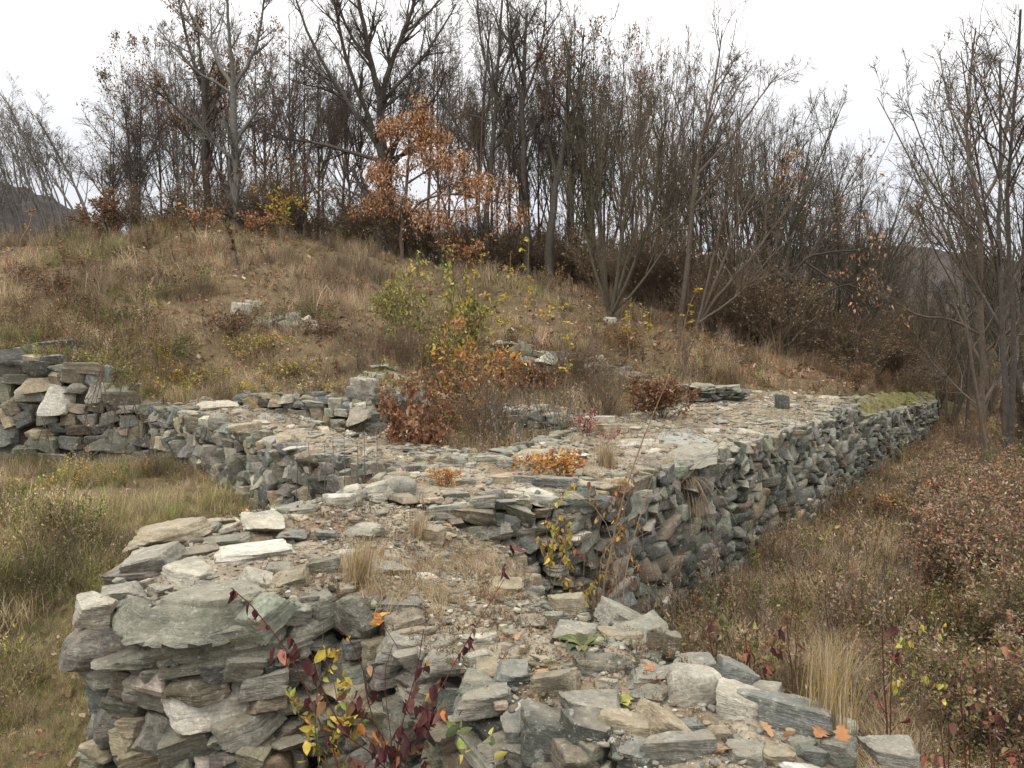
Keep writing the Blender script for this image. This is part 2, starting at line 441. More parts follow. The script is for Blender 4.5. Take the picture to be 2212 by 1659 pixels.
# far hills ---------------------------------------------------------
m, t, b = newmat('distant bare woods')
geo = t.nodes.new('ShaderNodeNewGeometry'); pos = geo.outputs['Position']
c = ramp(t, noise(t, pos, 0.16, 8, 0.75), [(0.3, (0.07, 0.066, 0.07)), (0.46, (0.105, 0.092, 0.092)), (0.58, (0.135, 0.112, 0.10)), (0.7, (0.10, 0.098, 0.098))])
t.links.new(c, b.inputs['Base Color']); bump(t, b, noise(t, pos, 0.4, 8, 0.75), 1.0, 3.0)
M_FAR = m
def far_hill(ridge, depth, label):
    """ridge: list of points (x,y,z) of the skyline; the slope falls towards the viewer and away"""
    ridge = np.array(ridge); n = 240
    s = np.concatenate([[0], np.cumsum(np.hypot(np.diff(ridge[:, 0]), np.diff(ridge[:, 1])))])
    u = np.linspace(0, s[-1], n)
    rx, ry, rz = (np.interp(u, s, ridge[:, k]) for k in range(3))
    prof = np.linspace(-1, 0.6, 44)
    V = []
    for p in prof:
        zz = -6 + (rz + 6) * (1 - np.abs(p) ** 1.6)
        V.append(np.stack([rx, ry + p * depth, zz], 1))
    V = np.array(V).reshape(-1, 3)
    V[:, 2] += 2.2 * fbm(V * np.array([.22, .12, .22]), 4) + 1.1 * vnoise(V * np.array([.6, .3, .6]))
    ii = np.arange(len(prof) * n).reshape(len(prof), n)
    q = np.stack([ii[:-1, :-1].ravel(), ii[:-1, 1:].ravel(), ii[1:, 1:].ravel(), ii[1:, :-1].ravel()], 1)
    mb = MB(); mb.add(V, q)
    o = link('hill', mb.mesh('hill', M_FAR, smooth=True, color=False), kind='structure'); o['label'] = label
    return o
far_hill([at(x, y, Y) for x, y, Y in [(-900, 330, 190), (-300, 360, 190), (0, 385, 195), (60, 408, 200), (130, 440, 205), (180, 470, 210), (260, 520, 215), (400, 600, 220), (600, 700, 225)]], 90, 'dark wooded hillside far off at the left edge')
far_hill([at(x, y, Y) for x, y, Y in [(1250, 640, 260), (1500, 560, 260), (1780, 539, 260), (1870, 543, 262), (1960, 564, 265), (2054, 576, 268), (2212, 590, 270), (2500, 580, 275), (3200, 560, 280)]], 150, 'wooded hill far off behind the long wall at right')

# ------------------------------------------------------------------ stones
def cube_sphere(n):
    V, Q, key = [], [], {}
    def vid(p):
        k = tuple(int(round(a * 1000)) for a in p)
        if k not in key: key[k] = len(V); V.append(p)
        return key[k]
    g = np.linspace(-1, 1, n + 1)
    for ax in range(3):
        for sgn in (-1, 1):
            for i in range(n):
                for j in range(n):
                    cs = []
                    for a, b_ in ((i, j), (i + 1, j), (i + 1, j + 1), (i, j + 1)):
                        p = [0, 0, 0]; p[ax] = sgn; p[(ax + 1) % 3] = g[a]; p[(ax + 2) % 3] = g[b_]
                        cs.append(vid(p))
                    Q.append(cs if sgn > 0 else cs[::-1])
    return np.array(V, float), np.array(Q)
def stone_arrays(n, seed, cham=(4, 8), round_=False):
    r_ = np.random.default_rng(seed)
    V, Q = cube_sphere(n)
    D = V / np.linalg.norm(V, axis=1, keepdims=True)
    nrm, dist = [], []
    for ax in range(3):
        for sg in (-1, 1):
            v = np.zeros(3); v[ax] = sg
            v += r_.normal(0, 0.10 if ax == 2 else 0.21, 3)
            nrm.append(v / np.linalg.norm(v)); dist.append(r_.uniform(0.8, 0.98))
    for _ in range(r_.integers(*cham)):
        v = r_.normal(0, 1, 3) * np.array([1, 1, 0.6]); v /= np.linalg.norm(v)
        nrm.append(v); dist.append(r_.uniform(0.86, 1.12))
    nrm, dist = np.array(nrm), np.array(dist)
    dots = np.maximum(D @ nrm.T, 1e-3) / dist
    pw = 5 if round_ else 64
    rad = (dots ** pw).sum(1) ** (-1 / pw)
    P = D * rad[:, None]
    if n >= 6:
        # split layers of schist: little ledges along the bedding, chips and roughness
        lay = vnoise(np.stack([np.zeros(len(P)), np.full(len(P), seed * 3.1), P[:, 2] * 5.5], 1)) * 0.035 + vnoise(P * np.array([1.2, 1.2, 7]) + seed) * 0.018
        if round_: lay *= 0.25
        P[:, :2] *= (1 + lay)[:, None]
        P += D * (fbm(P * 2.2 + seed * 7.7, 3) * (0.09 if not round_ else 0.05) - (0 if round_ else .045) * np.abs(vnoise(P * 3.7 + seed)))[:, None]
    else:
        P += D * (r_.normal(0, 0.035, len(P)))[:, None]
    return P, Q
def stone_mesh(name, n, seed, mat, round_=False, cham=(4, 8)):
    P, Q = stone_arrays(n, seed, cham, round_)
    mb = MB(); mb.add(P, Q)
    me = mb.mesh(name, mat, smooth=True, color=False)
    me.set_sharp_from_angle(angle=R(27))
    return me
HI = [stone_mesh('stone', 14, 100 + i, M_STONE) for i in range(26)]
ROUND = [stone_mesh('stone', 12, 300 + i, M_ROUND, True) for i in range(3)]
MID = [stone_mesh('stone', 9, 150 + i, M_STONE, cham=(2, 6)) for i in range(24)]
MIDM = [stone_mesh('stone', 8, 150 + i, M_STONE_MOSS) for i in range(10)]
LOW_ARR = [stone_arrays(6, 200 + i, (2, 5)) for i in range(14)]

SC = {'green': (.205, .205, .162), 'grey': (.27, .26, .218), 'blue': (.195, .203, .185), 'dark': (.10, .103, .09), 'tan': (.35, .295, .205), 'pale': (.47, .44, .36), 'white': (.60, .57, .49),
      'brown': (.205, .175, .132), 'orange': (.42, .30, .175), 'purple': (.18, .165, .142), 'slate': (.30, .315, .305)}
def stone_col(mix):
    k = rng.choice(list(mix.keys()), p=np.array(list(mix.values())) / sum(mix.values()))
    c = np.array(SC[k]) * rng.uniform(0.66, 1.36) * (1 + rng.normal(0, 0.03, 3))
    return np.clip(c, 0.02, 0.75)
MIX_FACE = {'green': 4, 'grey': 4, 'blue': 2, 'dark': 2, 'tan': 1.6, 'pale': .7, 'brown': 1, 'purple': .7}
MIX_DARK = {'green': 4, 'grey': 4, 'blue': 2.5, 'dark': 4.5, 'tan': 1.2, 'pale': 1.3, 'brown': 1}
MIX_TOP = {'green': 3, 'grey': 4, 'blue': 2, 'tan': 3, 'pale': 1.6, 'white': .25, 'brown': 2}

def basis(tangent, normal, tilt=0.0, jitter=0.12):
    tx = np.array([tangent[0], tangent[1], 0.0]); tx /= np.linalg.norm(tx)
    ny_ = np.array([normal[0], normal[1], 0.0]); ny_ /= np.linalg.norm(ny_)
    M = Matrix(((tx[0], -ny_[0], 0), (tx[1], -ny_[1], 0), (0, 0, 1)))   # local -y faces outward
    if M.determinant() < 0: M = Matrix(((-tx[0], -ny_[0], 0), (-tx[1], -ny_[1], 0), (0, 0, 1))); tilt = -tilt
    return M @ Euler((rng.normal(0, jitter), rng.normal(0, jitter * .8) - tilt, rng.normal(0, jitter))).to_matrix()
class Wall:
    def __init__(self, name, label, poly, base, cat='wall', moss=False, group=None):
        self.poly = poly; cx, cy = poly[:, :2].mean(0)
        self.base = base if callable(base) else (lambda x, y: base)
        self.o = thing(name, label, cat, (cx, cy, float(self.base(cx, cy))), group=group)
        self.org = Vector(self.o.location); self.n = 0; self.over = MB(); self.moss = moss
        self.hero = []; self.hface = []
    def stone(self, pos, w, d, h, M, col, meshes, label=None):
        self.n += 1
        if self.n > 300:
            P, Q = LOW_ARR[rng.integers(len(LOW_ARR))]
            A = np.array(M) @ (P * np.array([w / 2, d / 2, h / 2])).T
            self.over.add(A.T + np.array(pos) - np.array(self.org), Q, col)
            return None
        o = bpy.data.objects.new('stone', meshes[rng.integers(len(meshes))])
        COL.objects.link(o); o.parent = self.o
        mw = Matrix.Translation(Vector(pos) - self.org) @ M.to_4x4() @ Matrix.Diagonal((w / 2, d / 2, h / 2, 1))
        o.matrix_local = mw
        o.color = (*col, 1)
        if label: o['label'] = label
        return o
    def core(self, inset=0.09, step=0.05, mat=None, rough=0.04, lift=0.0):
        p = self.poly; n = len(p)
        inner = []
        for i in range(n):
            a, b_, c_ = p[i - 1, :2], p[i, :2], p[(i + 1) % n, :2]
            t1 = (b_ - a) / np.linalg.norm(b_ - a); t2 = (c_ - b_) / np.linalg.norm(c_ - b_)
            nn = np.array([-(t1 + t2)[1], (t1 + t2)[0]]); nn /= np.linalg.norm(nn) + 1e-9
            inner.append(b_ + nn * inset * self.sign())
        inner = np.array(inner)
        bd = []
        for i in range(n):
            a, b_ = inner[i], inner[(i + 1) % n]
            k = max(1, int(np.linalg.norm(b_ - a) / step))
            for q in range(k): bd.append(a + (b_ - a) * q / k)
        bd = np.array(bd)
        x0, y0 = inner.min(0); x1, y1 = inner.max(0)
        gx, gy = np.meshgrid(np.arange(x0, x1, step), np.arange(y0, y1, step))
        gx = gx.ravel() + rng.uniform(-.25, .25, gx.size) * step; gy = gy.ravel() + rng.uniform(-.25, .25, gy.size) * step
        ok = sdist(gx, gy, inner) > step * 0.6
        pts = np.concatenate([bd, np.stack([gx[ok], gy[ok]], 1)])
        res = delaunay_2d_cdt([Vector(q) for q in pts], [(i, (i + 1) % len(bd)) for i in range(len(bd))], [], 1, 1e-5)
        v2 = np.array([tuple(v) for v in res[0]]); faces = np.array([f for f in res[2] if len(f) == 3])
        nb = len(bd)
        z = top_z(v2[:, 0], v2[:, 1], p) + lift
        z += rough * 1.3 * fbm2(v2[:, 0], v2[:, 1], 2.2, 3, 1.7) + rough * 0.8 * fbm2(v2[:, 0], v2[:, 1], 9, 3, 5.1)
        ed = edge_dist(v2[:, 0], v2[:, 1], inner); z -= 0.08 * np.exp(-ed / 0.08)
        V = np.concatenate([v2, z[:, None]], 1)
        mb = MB(); org = np.array(self.org)
        a, b_, c_ = V[faces[:, 0]], V[faces[:, 1]], V[faces[:, 2]]
        fl = np.cross(b_ - a, c_ - a)[:, 2] < 0
        faces[fl] = faces[fl][:, ::-1]
        mb.add(V - org, faces)
        # skirt
        bz = np.array([self.base(x, y) for x, y in bd]) - 0.4
        top = V[:nb]; bot = np.concatenate([bd, bz[:, None]], 1)
        i0 = np.arange(nb); i1 = (i0 + 1) % nb
        q = np.stack([i0, i0 + nb, i1 + nb, i1], 1)
        if self.sign() > 0: pass
        mb.add(np.concatenate([top, bot]) - org, q)
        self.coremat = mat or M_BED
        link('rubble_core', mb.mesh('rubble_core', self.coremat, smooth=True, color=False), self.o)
    def sign(self):
        p = self.poly; a = 0.5 * (p[:, 0] * np.roll(p[:, 1], -1) - np.roll(p[:, 0], -1) * p[:, 1]).sum()
        return 1.0 if a > 0 else -1.0
    def face(self, i0, i1, ch, wr, depth, mix, meshes, batter=0.06, jit=0.12, zmin=None, cap=True, tall=0.12, excl=None):
        """lay rubble courses along the outline from vertex i0 to vertex i1"""
        p = self.poly; n = len(p)
        ids = [i0 % n]
        while ids[-1] != i1 % n: ids.append((ids[-1] + 1) % n)
        pl = p[ids]; seg = np.hypot(np.diff(pl[:, 0]), np.diff(pl[:, 1])); s = np.concatenate([[0], np.cumsum(seg)]); L = s[-1]
        sg = self.sign()
        def loc(u):
            u = min(max(u, 0), L - 1e-6); k = min(np.searchsorted(s, u, side='right') - 1, len(seg) - 1)
            t = (u - s[k]) / seg[k]; q = pl[k] * (1 - t) + pl[k + 1] * t
            tn = (pl[k + 1, :2] - pl[k, :2]) / seg[k]; nn = np.array([tn[1], -tn[0]]) * sg
            return q, tn, nn
        tmax = pl[:, 2].max(); bmin = min(self.base(q[0], q[1]) for q in pl) - 0.1
        if zmin is not None: bmin = max(bmin, zmin)
        z = bmin; rows = []
        while z < tmax and bmin < 5:
            h = rng.uniform(*ch); rows.append((z, h)); z += h * 0.95
        for z, h in rows[::-1]:
            u = -rng.uniform(0, wr[0])
            while u < L:
                w = rng.uniform(*wr) * (0.75 if h < np.mean(ch) else 1.1)
                w = min(w, L - max(u, 0) + .04) if u > 0 else w
                if w < wr[0] * .5: break
                um = max(u + w / 2, w * .42); u += w * 0.95
                q, tn, nn = loc(um)
                tz = q[2]; bz = self.base(q[0], q[1]) - 0.1
                zc = z + h / 2 + rng.normal(0, 0.12) * h
                if zc + h * 0.35 > tz or zc < bz: continue
                hh = h * rng.uniform(0.85, 1.15)
                if rng.random() < tall: hh *= 1.7; w *= 1.05
                dd = depth * rng.uniform(0.75, 1.3)
                out = batter * (tz - zc) / 1.5 + rng.normal(0, 0.022)
                pos = (q[0] + nn[0] * out - nn[0] * dd * 0.32, q[1] + nn[1] * out - nn[1] * dd * 0.32, zc)
                if any(abs(zc - q_[2]) < .42 * q_[4] and (pos[0] - q_[0]) ** 2 + (pos[1] - q_[1]) ** 2 < (.42 * q_[3]) ** 2 for q_ in self.hface): continue
                self.stone(pos, w * 1.01, dd, hh * 1.0, basis(tn, nn, rng.normal(0, jit), jit * .8), stone_col(mix), meshes)
            # keep rows from lining up
        if cap:
            u = 0
            while u < L:
                w = rng.uniform(*wr) * 1.1; q, tn, nn = loc(u + w / 2); u += w * 0.97
                h = rng.uniform(*ch) * 0.85; dd = depth * rng.uniform(0.75, 1.3)
                pos = (q[0] - nn[0] * dd * 0.44, q[1] - nn[1] * dd * 0.44, q[2] - h * 0.38 + rng.normal(0, 0.012))
                if excl is not None and excl(pos, w): continue
                self.stone(pos, w * 1.08, dd, h, basis(tn, nn, rng.normal(0, jit * .6), jit * .6), stone_col(MIX_TOP if rng.random() < .5 else mix), meshes)
    def slabs(self, count, size, meshes, mix=None, thick=(.05, .1), region=None, proud=0.4):
        """flat stones bedded in the wall head"""
        p = self.poly; x0, y0 = p[:, :2].min(0); x1, y1 = p[:, :2].max(0); placed = list(self.hero); k = 0; tries = 0
        while k < count and tries < count * 30:
            tries += 1
            x, y = rng.uniform(x0, x1), rng.uniform(y0, y1)
            sz = size[0] * (size[1] / size[0]) ** (rng.random() ** 1.5)
            if sdist(np.array([x]), np.array([y]), p)[0] < sz * 0.2: continue
            if region is not None and not region(x, y): continue
            if any((x - a) ** 2 + (y - b_) ** 2 < ((sz + c_) * 0.4) ** 2 for a, b_, c_ in placed): continue
            placed.append((x, y, sz)); k += 1
            z = float(top_z(np.array([x]), np.array([y]), p)[0]); h = rng.uniform(*thick) * (0.7 + sz)
            M = Euler((rng.normal(0, .1), rng.normal(0, .1), rng.uniform(0, 6.28))).to_matrix()
            self.stone((x, y, z + h * (proud - 0.35)), sz, sz * rng.uniform(.5, .85), h, M, stone_col(mix or MIX_TOP), meshes)
    def finish(self):
        if self.over.n:
            o = link('stone_facing', self.over.mesh('stone_facing', M_STONE_J, smooth=False), self.o, kind='stuff')
    def hit(self, xd, yd):
        """where the line of sight through a point of the photograph meets this wall"""
        d = ray(xd, yd); d = d / np.linalg.norm(d)
        t = np.arange(1.5, 40, 0.015)
        P = d[None] * t[:, None]
        ok = pip(P[:, 0], P[:, 1], self.poly); ok &= P[:, 2] < top_z(P[:, 0], P[:, 1], self.poly)
        if not ok.any(): return None
        i = int(np.argmax(ok)); P0 = P[i]
        side = not pip(P[max(i - 1, 0):max(i - 1, 0) + 1, 0], P[max(i - 1, 0):max(i - 1, 0) + 1, 1], self.poly)[0]
        return P0, t[i], side
    def heroes(self, lst, meshes, thick=0.11):
        for h in lst:
            xd, yd, wp, hp, cn = h[:5]; tilt = R(h[5]) if len(h) > 5 else 0.0; opt = h[6] if len(h) > 6 else {}
            r = self.hit(xd, yd)
            if r is None: continue
            P0, dist, side = r; w = wp * dist / F; hh = hp * dist / F
            ms = ROUND if opt.get('round') else meshes
            col = np.array(SC[cn]) * rng.uniform(.92, 1.1)
            view = np.array([P0[0], P0[1]]) / np.hypot(P0[0], P0[1])
            tn = np.array([view[1], -view[0]])
            kind = opt.get('kind', 'face' if side else 'top')
            if kind == 'face':
                dd = max(0.22, min(w, 0.4)); pos = (P0[0] + view[0] * dd * .3, P0[1] + view[1] * dd * .3, P0[2])
                M = basis(tn, -view, tilt, 0.07)
                self.hface.append((*P0, w, hh)); self.stone(pos, w * 1.08, dd, hh * 1.1, M, col, ms, opt.get('label'))
            else:
                sn = -P0[2] / dist; th = opt.get('th', min(thick, max(0.05, hh * 0.5)))
                dep = opt.get('dep', np.clip((hh - th * 0.75) / sn, 0.45 * w, 1.5 * w))
                M = Euler((0, 0, math.atan2(tn[1], tn[0]))).to_matrix() @ Euler((R(opt.get('rx', rng.normal(0, 4))), -tilt * opt.get('ry', .4), opt.get('yaw', rng.normal(0, .2)) - tilt * .6)).to_matrix()
                self.stone((P0[0], P0[1], P0[2] + th * opt.get('up', .18)), w * 1.14, dep * 1.12, th * 1.3, M, col, ms, opt.get('label'))
                self.hero.append((P0[0], P0[1], max(w, dep) * 1.05))
        return self

def z6(x, y): return (x * .375 + 86.4, y * .375 + 1037)
def z7(x, y): return (x * .375 + 777.6, y * .375 + 1037)
def z8(x, y): return (x * .375 + 1434, y * .375 + 1037)
def hz(fn, lst): return [(*fn(h[0], h[1]), h[2] * .375, h[3] * .375, *h[4:]) for h in lst]

# foreground wall
A = Wall('ruined_wall', 'foreground rubble wall of grey schist slabs, its crumbled top strewn with grit and leaves', WA, lambda x, y: -2.9, group='walls of the ruin')
A.core(step=0.035, rough=0.05, inset=.14)
FACE = {'kind': 'face'}
A.heroes(hz(z6, [
    (980, 790, 540, 220, 'green', -3, FACE), (1100, 950, 640, 200, 'green', 9, FACE), (610, 870, 300, 190, 'green', -26, FACE), (380, 985, 340, 200, 'purple', -8, FACE),
    (330, 770, 180, 150, 'pale', 0, FACE), (470, 700, 210, 140, 'grey', 0, FACE), (290, 1110, 210, 150, 'brown', -5, FACE), (700, 1040, 320, 110, 'green', -10, FACE),
    (760, 1120, 260, 110, 'grey', 0, FACE), (960, 1310, 400, 230, 'white', 3, {'kind': 'face', 'label': 'chalky white block with a dirty top'}), (1150, 1090, 250, 150, 'green', -5, FACE), (1290, 1200, 260, 140, 'grey', 6, FACE),
    (310, 1330, 210, 230, 'grey', -4, FACE), (440, 1430, 180, 200, 'purple', 0, FACE), (680, 1480, 200, 190, 'grey', -20, FACE), (900, 1530, 340, 190, 'green', 8, FACE), (1190, 1430, 300, 150, 'grey', 14, FACE),
    (620, 1250, 240, 120, 'grey', -20, FACE), (540, 1180, 180, 120, 'brown', -20, FACE), (1400, 985, 250, 100, 'green', 0, FACE), (1460, 1080, 190, 110, 'blue', 5, FACE), (1480, 780, 160, 110, 'grey', -12, FACE),
    (1440, 620, 230, 120, 'tan', 14, FACE), (1640, 550, 170, 170, 'green', 5, FACE), (1600, 740, 150, 120, 'green', 0, FACE), (640, 1600, 250, 150, 'tan', 5, FACE), (350, 1560, 250, 160, 'grey', -10, FACE),
    (1250, 620, 190, 120, 'pale', -30, FACE),
    (760, 325, 330, 190, 'tan', 4, {'label': 'broad flat ochre slab at the back left corner', 'th': .12, 'yaw': .75, 'rx': -6, 'dep': .36}), (1120, 200, 390, 75, 'blue', 0, {'label': 'long blue-grey slab on the back edge'}), (870, 440, 310, 60, 'brown', -3, {'th': .07}), (1230, 430, 390, 120, 'white', -4, {'label': 'whitish flat slab across the wall top'}),
    (1460, 320, 140, 70, 'blue', -10), (1650, 330, 120, 90, 'blue', -20), (1080, 355, 230, 60, 'green', 0), (1285, 250, 190, 90, 'pale', 0), (1415, 105, 200, 80, 'pale', 0, {'th': .16}),
    (1600, 85, 160, 55, 'tan', 0, {'th': .12}), (1720, 145, 150, 85, 'white', 0, {'th': .14}), (1500, 175, 170, 60, 'grey', 0), (1800, 110, 110, 100, 'pale', 0, {'th': .15}), (650, 500, 270, 160, 'grey', 25, {'th': .16}),
    (860, 560, 220, 130, 'pale', 0, {'th': .1}), (1390, 520, 130, 70, 'grey', -10), (700, 640, 90, 70, 'grey', 0), (1850, 300, 160, 80, 'grey', 5), (1950, 100, 150, 110, 'pale', 10, {'th': .2}),
    (2060, 90, 190, 160, 'grey', 0, {'round': 1, 'th': .25}), (1750, 440, 160, 50, 'pale', 0), (1000, 250, 130, 40, 'tan', 0), (1550, 400, 110, 40, 'tan', 0)]), HI)
A.heroes(hz(z7, [
    (1210, 755, 175, 100, 'tan', 3, {'th': .13, 'label': 'square buff block at the rear edge'}), (1525, 830, 250, 150, 'grey', -26, {'th': .12, 'ry': 1}), (1500, 910, 170, 90, 'tan', 0), (1240, 895, 250, 120, 'grey', -6), (1700, 960, 95, 130, 'brown', 0, {'th': .14}),
    (1790, 980, 90, 150, 'brown', -20, {'th': .14}), (1390, 1085, 260, 130, 'dark', -3), (1920, 1080, 220, 105, 'blue', 8), (1700, 1140, 240, 100, 'grey', 0), (1915, 1265, 290, 260, 'pale', 0, {'round': 1, 'th': .2, 'label': 'rounded pinkish grey boulder'}),
    (1680, 1255, 200, 90, 'grey', 12), (1740, 1440, 250, 190, 'tan', -28, {'th': .11, 'ry': 1.2, 'label': 'buff wedge of stone lying aslant'}), (1360, 1355, 280, 180, 'grey', -15, {'th': .1}), (1560, 1475, 270, 180, 'tan', 0, {'th': .12}), (1820, 1580, 340, 160, 'grey', 0, {'th': .11}),
    (1140, 1215, 220, 130, 'tan', 12, {'th': .12, 'ry': 1}), (745, 1100, 145, 110, 'tan', 0), (880, 1125, 170, 150, 'blue', -20), (690, 930, 180, 60, 'pale', 0, {'th': .05}), (690, 1030, 160, 85, 'pale', 8), (680, 1205, 200, 100, 'green', -14, FACE),
    (250, 1000, 240, 140, 'grey', -12, FACE), (720, 1310, 300, 130, 'grey', 0, FACE), (620, 1410, 150, 140, 'brown', 0, FACE), (1050, 1520, 230, 240, 'dark', -10, FACE), (900, 1490, 120, 160, 'blue', 0, FACE), (1320, 1530, 250, 230, 'dark', -20, FACE),
    (250, 725, 210, 100, 'blue', -12), (260, 850, 250, 100, 'brown', 4, FACE), (470, 1090, 180, 110, 'grey', 0, FACE), (300, 1420, 320, 190, 'green', 0, FACE), (510, 1530, 180, 120, 'green', 10, FACE), (130, 1130, 190, 160, 'dark', 0, FACE), (1240, 1620, 220, 120, 'brown', 0, FACE),
    (1490, 1590, 90, 90, 'dark', 0, FACE), (1600, 1620, 180, 120, 'blue', 0, FACE), (120, 520, 180, 100, 'grey', -10), (60, 300, 120, 130, 'pale', -20), (430, 350, 115, 120, 'tan', -20, {'th': .16}), (840, 640, 190, 120, 'tan', -25, {'th': .1}), (365, 580, 140, 60, 'white', -20),
    (1100, 800, 120, 80, 'grey', 0), (1380, 780, 110, 80, 'grey', 0), (1000, 830, 170, 90, 'brown', 0), (1440, 1190, 90, 70, 'pale', 0)]), HI)
A.heroes(hz(z8, [
    (420, 1165, 230, 170, 'blue', -25, {'th': .12, 'ry': .8}), (450, 1335, 240, 220, 'pale', -20, {'th': .14}), (585, 1235, 160, 90, 'grey', 0), (750, 1385, 410, 150, 'blue', -10, {'th': .13, 'label': 'long blue-grey slab beside the tall dry tuft'}), (1080, 1425, 200, 100, 'tan', -6, {'th': .12}),
    (1390, 1500, 240, 160, 'white', -10, {'th': .16, 'label': 'knobbly whitish stone at the far right end'}), (470, 1590, 200, 130, 'grey', 10), (650, 1600, 160, 120, 'tan', 0), (860, 1590, 130, 80, 'blue', 0), (1330, 1590, 220, 130, 'grey', -10), (330, 1480, 140, 80, 'tan', 0), (1000, 1560, 150, 80, 'grey', 0), (150, 1440, 160, 90, 'blue', 0)]), HI)
hero_n = A.n
A.face(22, 23, (.1, .2), (.16, .36), .3, MIX_FACE, HI, zmin=-2.75)
A.face(23, 8, (.09, .18), (.14, .34), .3, MIX_FACE, HI, zmin=-2.75, cap=False, tall=.22, jit=.17)
A.face(16, 17, (.12, .2), (.25, .4), .3, MIX_DARK, MID, cap=False)
A.face(10, 16, (.1, .17), (.22, .38), .3, MIX_FACE, MID, zmin=-2.4, cap=False)
A.face(19, 22, (.1, .18), (.22, .4), .3, MIX_FACE, MID, zmin=-2.1)
A.slabs(150, (.05, .24), HI, thick=(.035, .08), proud=.3)
A.finish()

# long outer wall
B = Wall('ruined_wall', 'long thick rubble wall running away to the right, pale flat top and dark outer face', WB, lambda x, y: -3.55 if x > -.9 else -2.3, group='walls of the ruin')
B.core(step=0.09, rough=0.06, inset=.16)
B.heroes(hz(z7, [
    (1130, 55, 240, 130, 'blue', 2, {'th': .3, 'kind': 'face', 'label': 'big blue-grey slab on the corner'}), (1490, 50, 150, 110, 'orange', 8, {'kind': 'face', 'label': 'orange-tan block near the corner'}), (650, 205, 290, 110, 'brown', -14, FACE), (640, 310, 270, 90, 'green', 0, FACE), (660, 480, 180, 140, 'green', 10, FACE),
    (850, 460, 160, 120, 'pale', 25, FACE), (960, 370, 120, 120, 'blue', 0, FACE), (840, 245, 130, 100, 'blue', -10, FACE), (900, 185, 150, 90, 'green', -15, FACE), (700, 140, 160, 70, 'grey', 0, FACE), (780, 110, 100, 110, 'grey', -30, FACE), (890, 100, 110, 60, 'pale', -10, FACE),
    (540, 110, 120, 80, 'grey', 0, FACE), (800, 280, 80, 80, 'pale', 0, FACE), (810, 400, 130, 80, 'grey', 25, FACE), (620, 385, 180, 50, 'green', 0, FACE), (1080, 140, 100, 60, 'green', 0, FACE), (1310, 70, 100, 80, 'blue', 0, FACE), (960, 480, 110, 90, 'dark', 0, FACE), (960, 20, 160, 60, 'blue', 0, {'th': .12}), (840, 20, 130, 60, 'tan', 0, {'th': .12})]), HI)
B.heroes([(1470, 952, 120, 34, 'slate', -3, {'th': .1, 'up': -.35, 'rx': 2}), (1500, 985, 90, 30, 'grey', 0, {'th': .12}), (1380, 960, 70, 20, 'pale', 0), (1160, 1010, 80, 30, 'tan', -10, {'th': .15}), (1060, 1000, 60, 22, 'pale', 0, {'th': .12}), (1110, 1005, 70, 26, 'blue', 0, {'th': .12}), (1210, 1022, 90, 22, 'tan', 4), (1330, 930, 60, 20, 'tan', 0, {'th': .15}), (1300, 915, 60, 18, 'pale', 0, {'th': .2}), (1240, 985, 60, 12, 'white', 6), (1180, 1035, 70, 20, 'grey', 0)], HI)
B.face(0, 3, (.11, .2), (.18, .36), .34, MIX_FACE, HI, batter=.08)
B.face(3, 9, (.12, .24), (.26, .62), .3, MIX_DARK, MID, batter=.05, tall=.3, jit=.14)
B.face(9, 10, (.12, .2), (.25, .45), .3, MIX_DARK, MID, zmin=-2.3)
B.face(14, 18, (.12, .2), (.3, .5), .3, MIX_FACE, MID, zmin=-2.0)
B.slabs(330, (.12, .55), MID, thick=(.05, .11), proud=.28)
B.finish()

C = Wall('ruined_wall', 'lower mossy stretch of wall beyond the end of the long wall, green top', WC, lambda x, y: g1(x, y) if False else -3.3, group='walls of the ruin')
C.core(step=0.12, rough=0.06, mat=M_BED_MOSS)
C.face(0, 15, (.13, .24), (.3, .6), .34, {'green': 4, 'grey': 2, 'blue': 3, 'dark': 6}, MID, tall=.2, cap=False)
C.face(0, 15, (.12, .2), (.3, .55), .34, {'green': 4, 'dark': 3}, MIDM, zmin=9.0)
C.slabs(40, (.15, .45), MIDM, thick=(.05, .1), proud=.3, mix={'green': 3, 'grey': 2, 'dark': 1})
C.finish()

